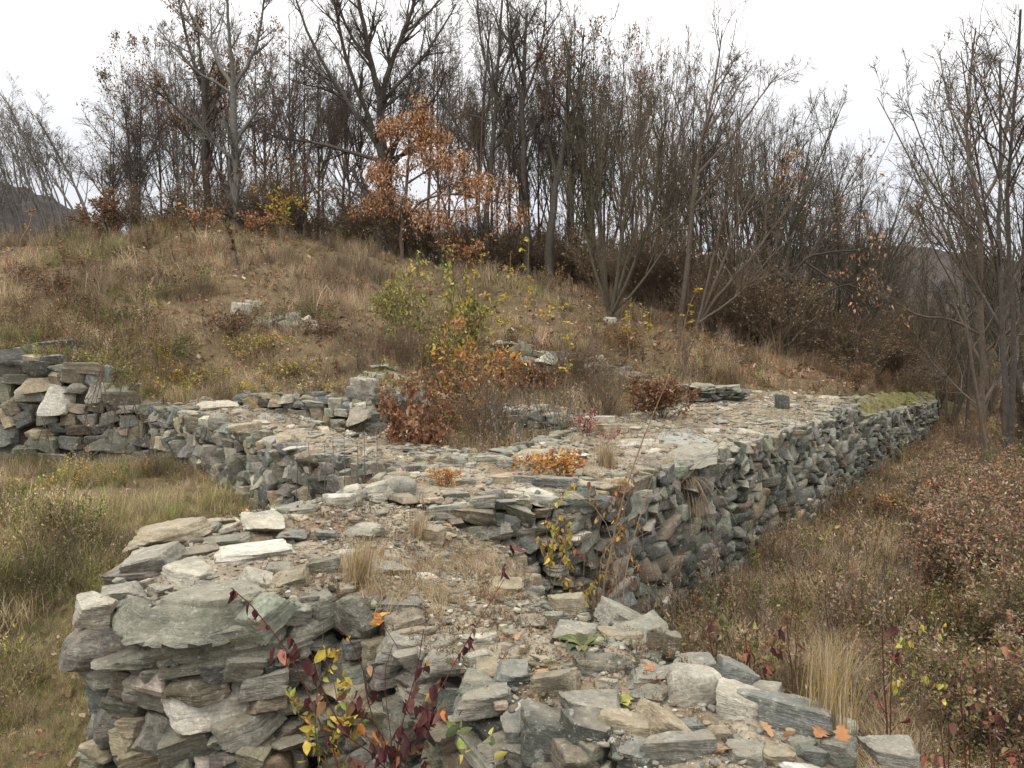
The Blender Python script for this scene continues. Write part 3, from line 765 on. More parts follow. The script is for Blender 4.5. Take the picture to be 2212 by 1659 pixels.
D = Wall('ruined_wall', 'low cross wall running back left from the junction, big grey stones in its face', WD, lambda x, y: -2.65, group='walls of the ruin')
D.core(step=0.08, rough=0.05)
zz3 = lambda x, y: (x * .3646, y * .3646 + 484)
D.heroes([(*zz3(h[0], h[1]), h[2] * .3646, h[3] * .3646, *h[4:]) for h in [
    (1415, 1430, 140, 190, 'green', 0, {'kind': 'face', 'label': 'large upright rectangular grey block'}), (1120, 1350, 120, 140, 'grey', 0, FACE), (1270, 1370, 140, 130, 'grey', 0, FACE), (1160, 1330, 80, 130, 'grey', -20, FACE), (940, 1300, 70, 140, 'brown', 5, FACE), (1115, 1240, 45, 70, 'white', 0, FACE), (1240, 1245, 90, 90, 'dark', 0, FACE),
    (1160, 1190, 110, 80, 'brown', 0, FACE), (1300, 1180, 90, 110, 'grey', -10, FACE), (1040, 1140, 70, 100, 'blue', -20, FACE), (1320, 1270, 90, 80, 'pale', 20, FACE), (1620, 1385, 100, 100, 'blue', 0, FACE), (1700, 1300, 110, 90, 'tan', 0, FACE), (1900, 1390, 180, 100, 'brown', 10, FACE), (1930, 1550, 160, 90, 'dark', 0, FACE),
    (1520, 1420, 90, 100, 'green', 0, FACE), (1460, 1220, 120, 70, 'tan', 10, FACE), (1640, 1510, 140, 110, 'grey', 0, FACE), (1150, 1470, 120, 80, 'grey', 0, FACE), (1140, 1530, 100, 60, 'grey', 0, FACE), (1310, 1510, 100, 70, 'grey', 0, FACE), (1410, 1570, 80, 60, 'tan', 0, FACE), (1530, 1545, 80, 60, 'pale', 0, FACE), (1500, 1620, 120, 80, 'green', 0, FACE),
    (1280, 1080, 180, 40, 'pale', 0, {'th': .1}), (1100, 1110, 200, 50, 'dark', 0, FACE), (1540, 1180, 90, 30, 'pale', 0), (2050, 1420, 150, 90, 'blue', -10, FACE), (1940, 1480, 90, 80, 'grey', -10, FACE)]], MID)
D.face(0, 4, (.16, .3), (.18, .38), .34, MIX_FACE, MID, tall=.25, jit=.16)
D.slabs(150, (.12, .42), MID, thick=(.05, .1), proud=.28)
D.finish()

E_ = Wall('ruined_wall', 'tall retaining wall at the left edge under the grassy slope, with a large pale stone', WE, lambda x, y: -2.6, group='walls of the ruin')
E_.core(step=0.12, rough=0.05)
E_.heroes([(*zz3(h[0], h[1]), h[2] * .3646, h[3] * .3646, *h[4:]) for h in [
    (385, 1035, 160, 130, 'white', 0, {'kind': 'face', 'label': 'large pale five-sided stone'}), (280, 945, 210, 60, 'tan', 2, FACE), (110, 780, 190, 80, 'blue', 4, FACE), (310, 760, 230, 110, 'dark', 5, FACE), (60, 860, 220, 90, 'grey', -10, FACE), (60, 1245, 120, 90, 'blue', 0, FACE), (40, 1310, 110, 70, 'blue', 0, FACE), (590, 900, 120, 100, 'blue', 0, FACE), (430, 900, 100, 80, 'brown', 0, FACE), (590, 990, 100, 90, 'grey', 0, FACE), (280, 1240, 170, 60, 'tan', 0, FACE), (460, 980, 100, 60, 'grey', 0, FACE), (130, 920, 150, 50, 'green', 0, FACE), (250, 860, 150, 80, 'dark', 0, FACE)]], MID)
E_.face(0, 7, (.2, .36), (.35, .75), .4, {'green': 3, 'grey': 2, 'dark': 4, 'brown': 4, 'purple': 2, 'tan': .6, 'blue': 2}, MID, tall=.2, jit=.11)
E_.slabs(14, (.2, .5), MID, mix=MIX_DARK)
E_.finish()

Fw = Wall('ruined_wall', 'low terrace wall behind the cross wall, half buried below the grassy slope', WF, lambda x, y: -2.35, group='walls of the ruin')
Fw.core(step=0.12); Fw.face(0, 2, (.15, .26), (.25, .5), .34, {'green': 3, 'grey': 3, 'tan': 2, 'pale': 2, 'orange': .5, 'blue': 2}, MID, tall=.2); Fw.slabs(16, (.2, .5), MID); Fw.finish()
Sw = Wall('ruined_wall', 'dark stub of wall with a stony top next to the big copper-leaved bush', WS, lambda x, y: -2.35, group='walls of the ruin')
Sw.core(step=0.12); Sw.face(0, 3, (.18, .3), (.35, .6), .36, MIX_DARK, MID); Sw.face(4, 0, (.18, .3), (.35, .6), .36, MIX_DARK, MID, cap=False); Sw.slabs(14, (.25, .5), MID, mix=MIX_DARK); Sw.finish()
Iw = Wall('ruined_wall', 'flat-topped inner wall half hidden by bare shoots in the middle of the room', WI, lambda x, y: -2.35, group='walls of the ruin')
Iw.core(step=0.12); Iw.face(0, 2, (.13, .22), (.3, .6), .34, MIX_DARK, MID); Iw.slabs(40, (.2, .5), MID, mix={'tan': 3, 'grey': 3, 'green': 2}); Iw.finish()
Gw = Wall('ruined_wall', 'low dark broken wall across the back of the room below the brown slope', WG, lambda x, y: -1.9, group='walls of the ruin')
Gw.core(step=0.15); Gw.face(0, 4, (.18, .32), (.4, .8), .42, MIX_DARK, MID, tall=.2, jit=.2); Gw.slabs(24, (.3, .7), MID, mix=MIX_DARK); Gw.finish()

# stack of flat stones left standing on the long wall
HPOLY = polyA([(4.35, 18.35, -.9), (5.6, 19.3, -1.02), (5.2, 19.9, -.95), (4.0, 18.95, -.85)])
Hs = Wall('stone_stack', 'small stack of dark flat stones left standing on the inner edge of the long wall', HPOLY, lambda x, y: -1.45, cat='stone stack')
Hs.core(step=0.1, inset=.12); Hs.face(0, 1, (.11, .17), (.4, .75), .5, {'dark': 4, 'green': 3, 'blue': 1}, MID, jit=.06); Hs.face(3, 0, (.11, .17), (.4, .6), .4, {'dark': 4, 'green': 3}, MID, jit=.06, cap=False); Hs.finish()

# heap of pale stones on the slope, plus loose dark ones beside it
root_p = at(600, 668, 22.5)
heap = thing('stone_heap', 'heap of pale stones showing through the grass on the left slope', 'stone heap', (root_p[0], root_p[1], g1(root_p[0], root_p[1])))
for i in range(34):
    x, y = at(rng.uniform(565, 685), 660, 22.5 + rng.normal(0, .22))[:2]
    o = link('stone', MID[rng.integers(len(MID))], heap)
    z = g1(x, y); s = rng.uniform(.14, .33)
    o.matrix_local = Matrix.Translation((x - root_p[0], y - root_p[1], z - heap.location.z + rng.uniform(-.05, .2))) @ Euler(rng.normal(0, .3, 3)).to_matrix().to_4x4() @ Matrix.Diagonal((s * .8, s * .6, s * .5, 1))
    o.color = (*stone_col({'pale': 1, 'grey': 3, 'tan': 1, 'green': 1}), 1)
for (xd, yd, Y, s, lab) in [(526, 652, 23, .5, 'upright grey stone poking out of the grass above the pale heap'), (545, 642, 23.6, .45, 'dark stone in the shade just above the pale heap'), (1318, 704, 28.7, .32, 'small pale boulder at the foot of the many-stemmed tree'),
                            (1545, 862, 18, .3, None), (1690, 872, 18, .4, 'dark loose stone on the far top of the long wall')]:
    if lab is None: continue
    p = at(xd, yd, Y)
    z = g1(p[0], p[1]) if 'long wall' not in lab else -1.33
    o = thing('boulder', lab, 'stone', (p[0], p[1], z + s * .18), rng.uniform(0, 6), data=MID[rng.integers(len(MID))])
    o.scale = (s * .5, s * .4, s * .42); o.color = (*np.array(SC['pale' if 'pale' in lab else 'grey' if 'grey' in lab else 'dark']), 1)

# ------------------------------------------------------------------ plants: tubes, leaves, growth
def tubes(mb, P, Rd, k, col):
    """P (M,n,3) polylines, Rd (M,n) radii"""
    M_, n = P.shape[:2]
    if M_ == 0: return
    T = np.gradient(P, axis=1); T /= np.linalg.norm(T, axis=2, keepdims=True) + 1e-9
    ref = np.where(np.abs(T[:, :1, 2:3]) > .9, np.array([[[1., 0, 0]]]), np.array([[[0, 0, 1.]]]))
    ref = np.broadcast_to(ref, T.shape)
    U = np.cross(T, ref); U /= np.linalg.norm(U, axis=2, keepdims=True) + 1e-9
    Vv = np.cross(T, U)
    an = np.arange(k) * 2 * math.pi / k
    ring = U[:, :, None, :] * np.cos(an)[None, None, :, None] + Vv[:, :, None, :] * np.sin(an)[None, None, :, None]
    V = P[:, :, None, :] + ring * Rd[:, :, None, None]
    base = (np.arange(M_) * n * k)[:, None, None]; i = np.arange(n - 1)[None, :, None] * k; j = np.arange(k)[None, None, :]; j2 = (j + 1) % k
    q = np.stack([base + i + j, base + i + j2, base + i + k + j2, base + i + k + j], -1).reshape(-1, 4)
    c = np.asarray(col, float)
    if c.ndim == 2: c = np.repeat(c, n * k, 0)
    mb.add(V.reshape(-1, 3), q, c)
def plen(P): return np.linalg.norm(np.diff(P, axis=1), axis=2).sum(1)
def grow(P, Rd, count, tmin, ang, ratio, up, wig, g, n=5, taper=.3, rr=.6, rmin=.006, lmin=.15, tpow=1.0):
    M_, n0 = P.shape[:2]; idx = np.repeat(np.arange(M_), count); m = len(idx)
    t = tmin + (1 - tmin) * g.random(m) ** tpow * .98
    f = t * (n0 - 1); i = np.minimum(f.astype(int), n0 - 2); w = (f - i)[:, None]
    p0 = P[idx, i] * (1 - w) + P[idx, i + 1] * w
    r0 = Rd[idx, i] * (1 - w[:, 0]) + Rd[idx, i + 1] * w[:, 0]
    T = P[idx, i + 1] - P[idx, i]; T /= np.linalg.norm(T, axis=1, keepdims=True) + 1e-9
    q = g.normal(0, 1, (m, 3)); q -= (q * T).sum(1, keepdims=True) * T; q /= np.linalg.norm(q, axis=1, keepdims=True) + 1e-9
    a = ang * g.uniform(.6, 1.35, m)[:, None]
    d = np.cos(a) * T + np.sin(a) * q; d[:, 2] += up; d /= np.linalg.norm(d, axis=1, keepdims=True)
    L = np.maximum(plen(P)[idx] * ratio * g.uniform(.55, 1.25, m) * (1.15 - .65 * (t - tmin) / (1 - tmin + 1e-6)), lmin)
    out = [p0]; 
    for s in range(n - 1):
        d = d + g.normal(0, wig, (m, 3)); d[:, 2] += up * .35; d /= np.linalg.norm(d, axis=1, keepdims=True)
        out.append(out[-1] + d * (L / (n - 1))[:, None])
    rb = np.maximum(r0 * rr, rmin)
    rad = rb[:, None] * np.linspace(1, taper, n)[None]
    return np.stack(out, 1), np.maximum(rad, rmin * .7)
def catmull(pts, n):
    pts = np.asarray(pts, float)
    if len(pts) == 2: return pts[0] + (pts[1] - pts[0]) * np.linspace(0, 1, n)[:, None]
    s = np.concatenate([[0], np.cumsum(np.linalg.norm(np.diff(pts, axis=0), axis=1))]); u = np.linspace(0, s[-1], n)
    ext = np.concatenate([[2 * pts[0] - pts[1]], pts, [2 * pts[-1] - pts[-2]]])
    res = []
    for uu in u:
        k = min(max(np.searchsorted(s, uu, side='right') - 1, 0), len(pts) - 2); t = (uu - s[k]) / (s[k + 1] - s[k] + 1e-9)
        a, b_, c_, d_ = ext[k:k + 4]
        res.append(.5 * ((2 * b_) + (-a + c_) * t + (2 * a - 5 * b_ + 4 * c_ - d_) * t * t + (-a + 3 * b_ - 3 * c_ + d_) * t ** 3))
    return np.array(res)

LP = {'straw': [(.42, .33, .20), (.34, .26, .155), (.50, .41, .27), (.29, .215, .13)], 'brown': [(.15, .085, .045), (.21, .12, .06), (.11, .07, .045), (.25, .15, .08)], 'rust': [(.29, .13, .05), (.35, .17, .07), (.22, .09, .04), (.4, .22, .1)],
      'oak': [(.50, .25, .11), (.58, .32, .16), (.42, .19, .085), (.64, .39, .22)], 'copper': [(.26, .13, .072), (.33, .18, .10), (.19, .092, .055), (.41, .24, .15)], 'yellow': [(.55, .40, .06), (.48, .37, .08), (.58, .44, .13), (.42, .30, .05)], 'olive': [(.17, .155, .065), (.22, .195, .085), (.13, .13, .055), (.27, .23, .11)],
      'green': [(.12, .155, .065), (.16, .185, .08), (.09, .12, .05), (.21, .22, .10)], 'lime': [(.30, .33, .08), (.36, .36, .10), (.22, .28, .07), (.42, .38, .10)], 'wine': [(.085, .03, .032), (.12, .042, .042), (.065, .025, .028), (.16, .07, .06)], 'red': [(.34, .08, .07), (.42, .15, .11), (.28, .06, .055), (.45, .2, .15)],
      'orange': [(.55, .25, .06), (.6, .32, .1), (.5, .2, .07), (.62, .4, .12)], 'dun': [(.23, .18, .12), (.30, .235, .16), (.18, .14, .09), (.36, .285, .19)], 'pink': [(.36, .25, .18), (.44, .32, .24), (.30, .2, .14), (.5, .38, .28)], 'grey': [(.14, .12, .105), (.18, .16, .14), (.11, .095, .085), (.22, .195, .165)]}
def pal(names, m, g):
    if isinstance(names, str): names = {names: 1}
    ks = list(names); pr = np.array([names[k] for k in ks], float); pr /= pr.sum()
    allc = np.array([LP[k] for k in ks]); k = g.choice(len(ks), m, p=pr); j = g.integers(0, 4, m)
    return np.clip(allc[k, j] * g.uniform(.75, 1.25, (m, 1)), 0, .8)
def leaves(mb, P, D, size, colr, g, wid=.55, fold=.18, curl=0.0):
    """folded four-point leaves at P along D"""
    m = len(P)
    if m == 0: return
    D = D / (np.linalg.norm(D, axis=1, keepdims=True) + 1e-9)
    q = g.normal(0, 1, (m, 3)); q -= (q * D).sum(1, keepdims=True) * D; q /= np.linalg.norm(q, axis=1, keepdims=True) + 1e-9
    nn = np.cross(D, q); s = (np.ones(m) * size)[:, None] * g.uniform(.6, 1.3, (m, 1))
    b0 = P; tip = P + D * s - nn * s * curl; l = P + D * s * .45 + q * s * wid * .5 + nn * s * fold; r = P + D * s * .45 - q * s * wid * .5 + nn * s * fold
    ax = lambda a, w, f: P + D * s * a + q * s * wid * w + nn * s * (f - curl * a * a)
    V = np.stack([P, ax(.28, -.46, fold), ax(.66, -.34, fold * .7), tip, ax(.66, .34, fold * .7), ax(.28, .46, fold)], 1).reshape(-1, 3); i = np.arange(m) * 6
    f = np.concatenate([np.stack([i, i + 1, i + 2, i + 3], 1), np.stack([i, i + 3, i + 4, i + 5], 1)])
    mb.add(V, f, np.repeat(colr, 6, 0))
def lobed_leaf(mb, p, d, up, size, col):
    """a single larger lobed oak-like leaf"""
    d = Vector(d).normalized(); q = d.cross(Vector(up)).normalized(); nn = q.cross(d)
    outl = [(0, .03), (.15, .10), (.22, .24), (.32, .13), (.42, .32), (.54, .16), (.66, .33), (.76, .15), (.88, .17), (1, 0)]
    L = [Vector(p) + d * (a * size) + q * (b_ * size) + nn * (size * (.12 * b_ * 2 - .25 * (a - .5) ** 2)) for a, b_ in outl]
    Rr = [Vector(p) + d * (a * size) - q * (b_ * size) + nn * (size * (.12 * b_ * 2 - .25 * (a - .5) ** 2)) for a, b_ in outl]
    mid = [Vector(p) + d * (a * size) - nn * (size * .25 * (a - .5) ** 2) for a, b_ in outl]
    V = [tuple(v) for v in L + Rr + mid]; n = len(outl)
    f = [(2 * n + i, 2 * n + i + 1, i + 1, i) for i in range(n - 1)] + [(2 * n + i + 1, 2 * n + i, n + i, n + i + 1) for i in range(n - 1)]
    mb.add(V, f, col)

BARKS = {'dark': (.078, .068, .058), 'grey': (.135, .127, .115), 'brown': (.12, .095, .073), 'warm': (.14, .105, .073), 'red': (.10, .035, .03), 'tan': (.22, .155, .10), 'oliv': (.085, .074, .052)}
def tips(P, g, m, spread=.0):
    i = g.integers(0, len(P), m); t = g.uniform(.3, 1, m) * (P.shape[1] - 1); k = np.minimum(t.astype(int), P.shape[1] - 2); w = (t - k)[:, None]
    p = P[i, k] * (1 - w) + P[i, k + 1] * w; d = P[i, k + 1] - P[i, k]
    return p + g.normal(0, spread, (m, 3)) if spread else p, d

def make_tree_parts(limbs, radii, seed, bark='dark', lv=((10, .25, .75, .45, .18, .10), (7, .15, .7, .5, .12, .14), (5, .1, .7, .55, .06, .18)), rmin=.007, leaf=None, kside=7):
    """limbs: list of (n,3) polylines (first is the trunk). returns trunk mesh, crown mesh, foliage mesh"""
    g = np.random.default_rng(seed)
    tr, cr_, fo = MB(), MB(), MB(); bc = np.array(BARKS[bark])
    n = 12
    P = np.stack([catmull(l, n) for l in limbs]); Rd = np.stack([np.linspace(a, b_, n) for a, b_ in radii])
    Pj = P.copy(); Pj[:, 1:-1] += g.normal(0, 1, (len(P), n - 2, 3)) * Rd[:, 1:-1, None] * .25
    for i in range(len(Pj)):
        tubes(tr if i == 0 else tr, Pj[i:i + 1], Rd[i:i + 1], kside if radii[i][0] > .05 else 5, bc)
    cur, cr2 = Pj, Rd; last = None
    for li, (cnt, tmin, ang, ratio, up, wig) in enumerate(lv):
        cur, cr2 = grow(cur, cr2, cnt, tmin, ang, ratio, up, wig, g, n=6 if li == 0 else 4, rmin=rmin)
        tubes(cr_, cur, cr2, 5 if li == 0 else 3, bc * (1.0 + .12 * li))
        last = cur
    if leaf:
        m, size, pl, spread = leaf[:4]
        p, d = tips(last, g, m, spread); d = d + g.normal(0, .6, d.shape) * np.linalg.norm(d, axis=1, keepdims=True); d[:, 2] -= .1
        leaves(fo, p, d, size, pal(pl, m, g), g)
    return tr, cr_, fo
def tree_thing(name, label, cat, loc, parts, group=None, extra=None):
    o = thing(name, label, cat, loc, group=group); KIDS[o.name] = []
    for nm, mb, mat in zip(('trunk', 'crown', 'foliage'), parts, (M_BARK, M_BARK, M_LEAF)):
        if mb.n: KIDS[o.name].append(link(nm, mb.mesh(nm, mat, smooth=(nm != 'foliage')), o))
    return o

# ---- bare trees drawn limb by limb where they stand
def px_tree(name, label, cat, Y, limbs, seed, bark='dark', lv=None, leaf=None, rmin=.009, sway=.35, group=None, base_drop=.25):
    g = np.random.default_rng(seed)
    x0 = at(limbs[0][0][0][0], limbs[0][0][0][1], Y)[0]
    z0 = g1(x0, Y); org = np.array([x0, Y, z0])
    L, Rr = [], []; ends = {}
    for i, (pts, ra, rb) in enumerate(limbs):
        k = len(pts); off = np.zeros(k)
        if i > 0:
            length = sum(math.hypot(pts[j + 1][0] - pts[j][0], pts[j + 1][1] - pts[j][1]) for j in range(k - 1)) * Y / F
            s = g.choice([-1, 1]) * g.uniform(.2, 1) * sway * length; off = np.linspace(0, 1, k) * s
        W3 = np.array([at(p[0], p[1], Y + o_) for p, o_ in zip(pts, off)]) - org
        if i == 0: W3 = np.concatenate([[[W3[0, 0], 0, -base_drop]], W3])
        if i > 0 and len(L):
            # start on the nearest earlier limb so that the wood joins
            allp = np.concatenate([catmull(l, 24) for l in L]); j = np.argmin(((allp - W3[0]) ** 2).sum(1)); dlt = allp[j] - W3[0]
            W3[0] = allp[j]
        L.append(W3); Rr.append((ra * .5 * Y / F, rb * .5 * Y / F))
    parts = make_tree_parts(L, Rr, seed, bark, lv or ((9, .3, .7, .38, .15, .10), (7, .15, .7, .45, .1, .14), (5, .1, .7, .55, .05, .18)), rmin, leaf)
    return tree_thing(name, label, cat, tuple(org), parts, group)

px_tree('oak_tree', 'big dark bare oak forking above the orange foliage, widest crown in the wood', 'tree', 38, [
    ([(826, 545), (828, 420), (830, 330), (826, 240), (822, 210)], 27, 17), ([(822, 215), (840, 150), (868, 80), (890, 20), (905, -60)], 13, 6), ([(824, 225), (800, 130), (786, 60), (770, -20), (760, -90)], 14, 6),
    ([(826, 345), (800, 290), (770, 250), (738, 200), (700, 140), (660, 60), (640, 0)], 13, 4), ([(815, 310), (796, 250), (770, 190), (745, 120), (730, 40), (715, -40)], 12, 4), ([(820, 350), (770, 335), (720, 318), (660, 305), (610, 300), (570, 285)], 10, 3),
    ([(832, 330), (870, 290), (905, 250), (940, 210), (965, 150)], 10, 3), ([(832, 350), (880, 330), (930, 300), (985, 290)], 8, 3), ([(828, 215), (870, 170), (915, 120), (955, 60), (985, 10)], 9, 3), ([(800, 130), (760, 80), (735, 20), (720, -40)], 8, 3), ([(868, 80), (910, 40), (950, 0), (980, -40)], 7, 3)],
    11, 'dark', lv=((11, .2, .7, .34, .12, .10), (7, .15, .7, .48, .08, .14), (5, .1, .75, .55, .03, .2)))
px_tree('bare_tree', 'grey straight trunk forking into two near the top, left of the big oak', 'tree', 37, [
    ([(514, 565), (512, 440), (508, 320), (505, 235), (504, 190)], 22, 14), ([(504, 195), (480, 150), (455, 100), (430, 60), (400, 10), (385, -40)], 10, 4), ([(506, 190), (530, 150), (550, 110), (562, 60), (570, 0)], 9, 4), ([(504, 195), (500, 130), (494, 60), (490, 0), (488, -60)], 9, 4),
    ([(500, 200), (470, 180), (440, 165), (400, 130), (340, 60)], 7, 2), ([(506, 300), (530, 270), (555, 230), (575, 170)], 5, 2)], 12, 'grey', lv=((10, .25, .7, .34, .14, .10), (6, .15, .7, .48, .1, .14), (5, .1, .7, .55, .05, .18)))
px_tree('bare_tree', 'dark slim bare tree just left of the grey forked trunk', 'tree', 38.5, [
    ([(447, 470), (444, 380), (441, 280), (440, 190), (436, 150)], 18, 11), ([(440, 180), (410, 110), (395, 40), (380, -20)], 7, 3), ([(438, 290), (400, 250), (360, 215), (320, 185), (290, 160)], 7, 2), ([(438, 160), (430, 90), (425, 20)], 7, 3), ([(442, 330), (410, 300), (380, 270), (350, 240)], 5, 2), ([(440, 260), (470, 210), (480, 150)], 5, 2)],
    13, 'dark', lv=((9, .25, .7, .36, .14, .10), (6, .15, .7, .48, .1, .14), (5, .1, .7, .5, .05, .18)), leaf=(1500, .13, {'brown': 3, 'rust': 1}, .12))
px_tree('young_oak', 'young oak in full orange leaf spreading to the right of the big trunk', 'tree', 36.6, [
    ([(868, 550), (872, 470), (880, 380), (888, 300), (890, 235)], 10, 4), ([(872, 470), (920, 430), (980, 420), (1040, 430), (1120, 445)], 6, 2), ([(874, 440), (840, 430), (800, 430), (775, 455)], 5, 2), ([(878, 400), (920, 370), (960, 340), (1010, 335)], 5, 2), ([(884, 330), (920, 300), (960, 290)], 4, 2), ([(872, 480), (900, 460), (960, 455), (1020, 455)], 4, 2),
    ([(880, 380), (840, 370), (800, 375)], 4, 2), ([(888, 300), (850, 270), (830, 290)], 3, 2), ([(888, 290), (905, 255), (910, 225)], 3, 2), ([(920, 430), (970, 400), (1030, 390), (1060, 410)], 4, 2)], 14, 'brown',
    lv=((12, .15, .9, .3, -.02, .12), (7, .15, .8, .5, -.04, .15), (4, .1, .8, .6, -.05, .2)), leaf=(9500, .12, {'oak': 4, 'copper': 1, 'pink': 1.2}, .18), rmin=.006, sway=.5)
px_tree('bare_tree', 'twin dark trunks rising side by side right of the orange oak', 'tree', 38, [
    ([(1055, 560), (1052, 470), (1058, 380), (1066, 280), (1072, 200), (1078, 100), (1085, 0)], 14, 5), ([(1050, 560), (1030, 450), (1035, 350), (1042, 250), (1050, 150), (1060, 50)], 10, 4), ([(1072, 200), (1050, 140), (1035, 60), (1030, -20)], 6, 3), ([(1074, 180), (1100, 120), (1120, 50)], 6, 3), ([(1062, 320), (1090, 260), (1105, 200)], 5, 2)], 15, 'dark')
px_tree('bare_tree', 'tall dark trunk in the thick of the wood left of the many-stemmed tree', 'tree', 37.5, [
    ([(1140, 570), (1135, 460), (1132, 350), (1130, 230), (1133, 130), (1138, 30)], 19, 6), ([(1130, 240), (1110, 160), (1100, 80), (1095, 0)], 7, 3), ([(1132, 200), (1160, 140), (1175, 70), (1180, 0)], 7, 3), ([(1134, 320), (1165, 260), (1180, 200)], 5, 2)], 16, 'dark')
px_tree('bare_tree', 'thick dark trunk low in the shade just right of the tall dark one', 'tree', 36.5, [
    ([(1185, 590), (1190, 510), (1200, 420), (1215, 330), (1225, 240), (1228, 130)], 22, 6), ([(1205, 390), (1185, 300), (1180, 200), (1178, 120)], 8, 3), ([(1218, 310), (1245, 230), (1255, 140), (1262, 60)], 7, 3)], 17, 'dark', leaf=(900, .13, {'brown': 2, 'rust': 1}, .12))
px_tree('many_stemmed_tree', 'many-stemmed bare tree fanning out from one stool at the edge of the slope', 'tree', 29.5, [
    ([(1318, 690), (1310, 620), (1302, 540), (1296, 450), (1300, 360), (1310, 250)], 11, 3), ([(1312, 690), (1290, 600), (1262, 500), (1235, 420), (1222, 380)], 8, 3), ([(1325, 690), (1335, 600), (1345, 500), (1362, 400), (1380, 300), (1385, 230)], 10, 3), ([(1330, 690), (1355, 610), (1390, 520), (1415, 420), (1425, 330), (1440, 260)], 9, 3),
    ([(1316, 690), (1300, 590), (1275, 480), (1262, 400), (1258, 300)], 7, 2), ([(1328, 690), (1350, 580), (1375, 480), (1380, 390)], 8, 2), ([(1335, 690), (1370, 630), (1420, 560), (1470, 490), (1510, 400)], 7, 2), ([(1345, 500), (1325, 400), (1330, 300), (1345, 220)], 6, 2)],
    18, 'oliv', lv=((10, .3, .45, .36, .15, .10), (6, .15, .6, .5, .1, .14), (5, .1, .7, .5, .05, .18)), rmin=.007)
px_tree('bare_tree', 'tall slender bare tree leaning right, tallest at the right end of the wood', 'tree', 30, [
    ([(1470, 700), (1483, 600), (1490, 500), (1498, 420), (1500, 390), (1515, 300), (1535, 220), (1552, 130), (1560, 65)], 14, 2.5), ([(1505, 385), (1550, 330), (1600, 270), (1650, 200), (1680, 160)], 7, 2), ([(1500, 395), (1480, 320), (1470, 250), (1450, 190)], 5, 2), ([(1515, 300), (1560, 240), (1600, 180), (1625, 140)], 5, 2), ([(1535, 215), (1570, 160), (1590, 120)], 4, 2),
    ([(1493, 470), (1540, 430), (1590, 390), (1650, 330)], 5, 2)], 19, 'brown', rmin=.007)
px_tree('bare_tree', 'bare tree with many stems leaning right over the brown scrub', 'tree', 29, [
    ([(1505, 705), (1540, 620), (1580, 520), (1610, 450), (1650, 380), (1700, 300)], 9, 2), ([(1510, 705), (1560, 630), (1620, 560), (1680, 480), (1740, 400)], 8, 2), ([(1500, 705), (1530, 600), (1555, 500), (1575, 420), (1600, 330)], 7, 2), ([(1520, 700), (1590, 640), (1660, 560), (1720, 500)], 6, 2)], 20, 'brown', rmin=.007)
px_tree('bare_tree', 'bare tree with crooked arching boughs and a few tan leaves beyond the brown scrub', 'tree', 31, [
    ([(1700, 730), (1705, 650), (1700, 580), (1708, 500), (1725, 420), (1745, 340)], 10, 3), ([(1705, 600), (1740, 560), (1790, 545), (1850, 540), (1900, 530)], 7, 2), ([(1715, 690), (1725, 620), (1745, 560), (1790, 480), (1830, 400), (1870, 330)], 7, 2), ([(1740, 570), (1790, 600), (1850, 640), (1900, 690)], 5, 2), ([(1700, 640), (1760, 640), (1830, 615), (1880, 640)], 5, 2), ([(1708, 500), (1690, 420), (1690, 340)], 5, 2)],
    21, 'dark', leaf=(650, .15, {'oak': 2, 'dun': 2}, .15), rmin=.007)
px_tree('bare_tree', 'tall bare tree at the right edge, trunk forking into a wide Y', 'tree', 21, [
    ([(2128, 1000), (2122, 900), (2122, 800), (2120, 700), (2118, 560), (2116, 450)], 15, 10), ([(2116, 455), (2098, 380), (2090, 320), (2090, 240), (2098, 150), (2108, 60)], 9, 3), ([(2116, 455), (2145, 400), (2165, 350), (2172, 290), (2190, 200), (2205, 120)], 8, 3), ([(2118, 500), (2075, 470), (2030, 420), (1995, 370), (1965, 310)], 5, 2), ([(2092, 330), (2060, 260), (2040, 180), (2030, 110)], 5, 2),
    ([(2120, 640), (2060, 560), (2010, 500), (1975, 440)], 5, 2), ([(2122, 720), (2050, 690), (1980, 680), (1920, 640), (1890, 600)], 6, 2), ([(2094, 260), (2120, 190), (2150, 120)], 4, 2)], 22, 'brown', lv=((9, .25, .7, .32, .12, .10), (6, .15, .7, .45, .08, .14), (4, .1, .7, .5, .04, .18)), rmin=.005)
px_tree('bare_tree', 'thin leaning bare stem left of the forked tree at the right edge', 'tree', 20, [
    ([(2140, 1010), (2118, 900), (2100, 780), (2085, 690), (2062, 600), (2050, 520), (2050, 440)], 9, 3), ([(2075, 640), (2030, 560), (2000, 500), (1990, 420)], 4, 2), ([(2058, 570), (2075, 490), (2085, 400)], 4, 2)], 23, 'brown', rmin=.005)
px_tree('bare_tree', 'pair of dark trunks standing close together at the right edge', 'tree', 19, [
    ([(2172, 1010), (2172, 900), (2168, 760), (2160, 620), (2158, 480), (2160, 380), (2162, 250), (2160, 130)], 15, 4), ([(2182, 1010), (2186, 900), (2188, 760), (2182, 600), (2176, 470), (2178, 380), (2190, 260), (2200, 140), (2205, 20)], 13, 4), ([(2160, 390), (2130, 300), (2110, 220), (2105, 150)], 6, 2), ([(2178, 400), (2210, 300), (2230, 200)], 6, 2), ([(2160, 480), (2190, 400), (2215, 330)], 5, 2)],
    24, 'dark', lv=((9, .3, .7, .32, .12, .10), (6, .15, .7, .45, .08, .14), (4, .1, .7, .5, .04, .18)), rmin=.005, leaf=(250, .09, {'rust': 1, 'dun': 1}, .1))

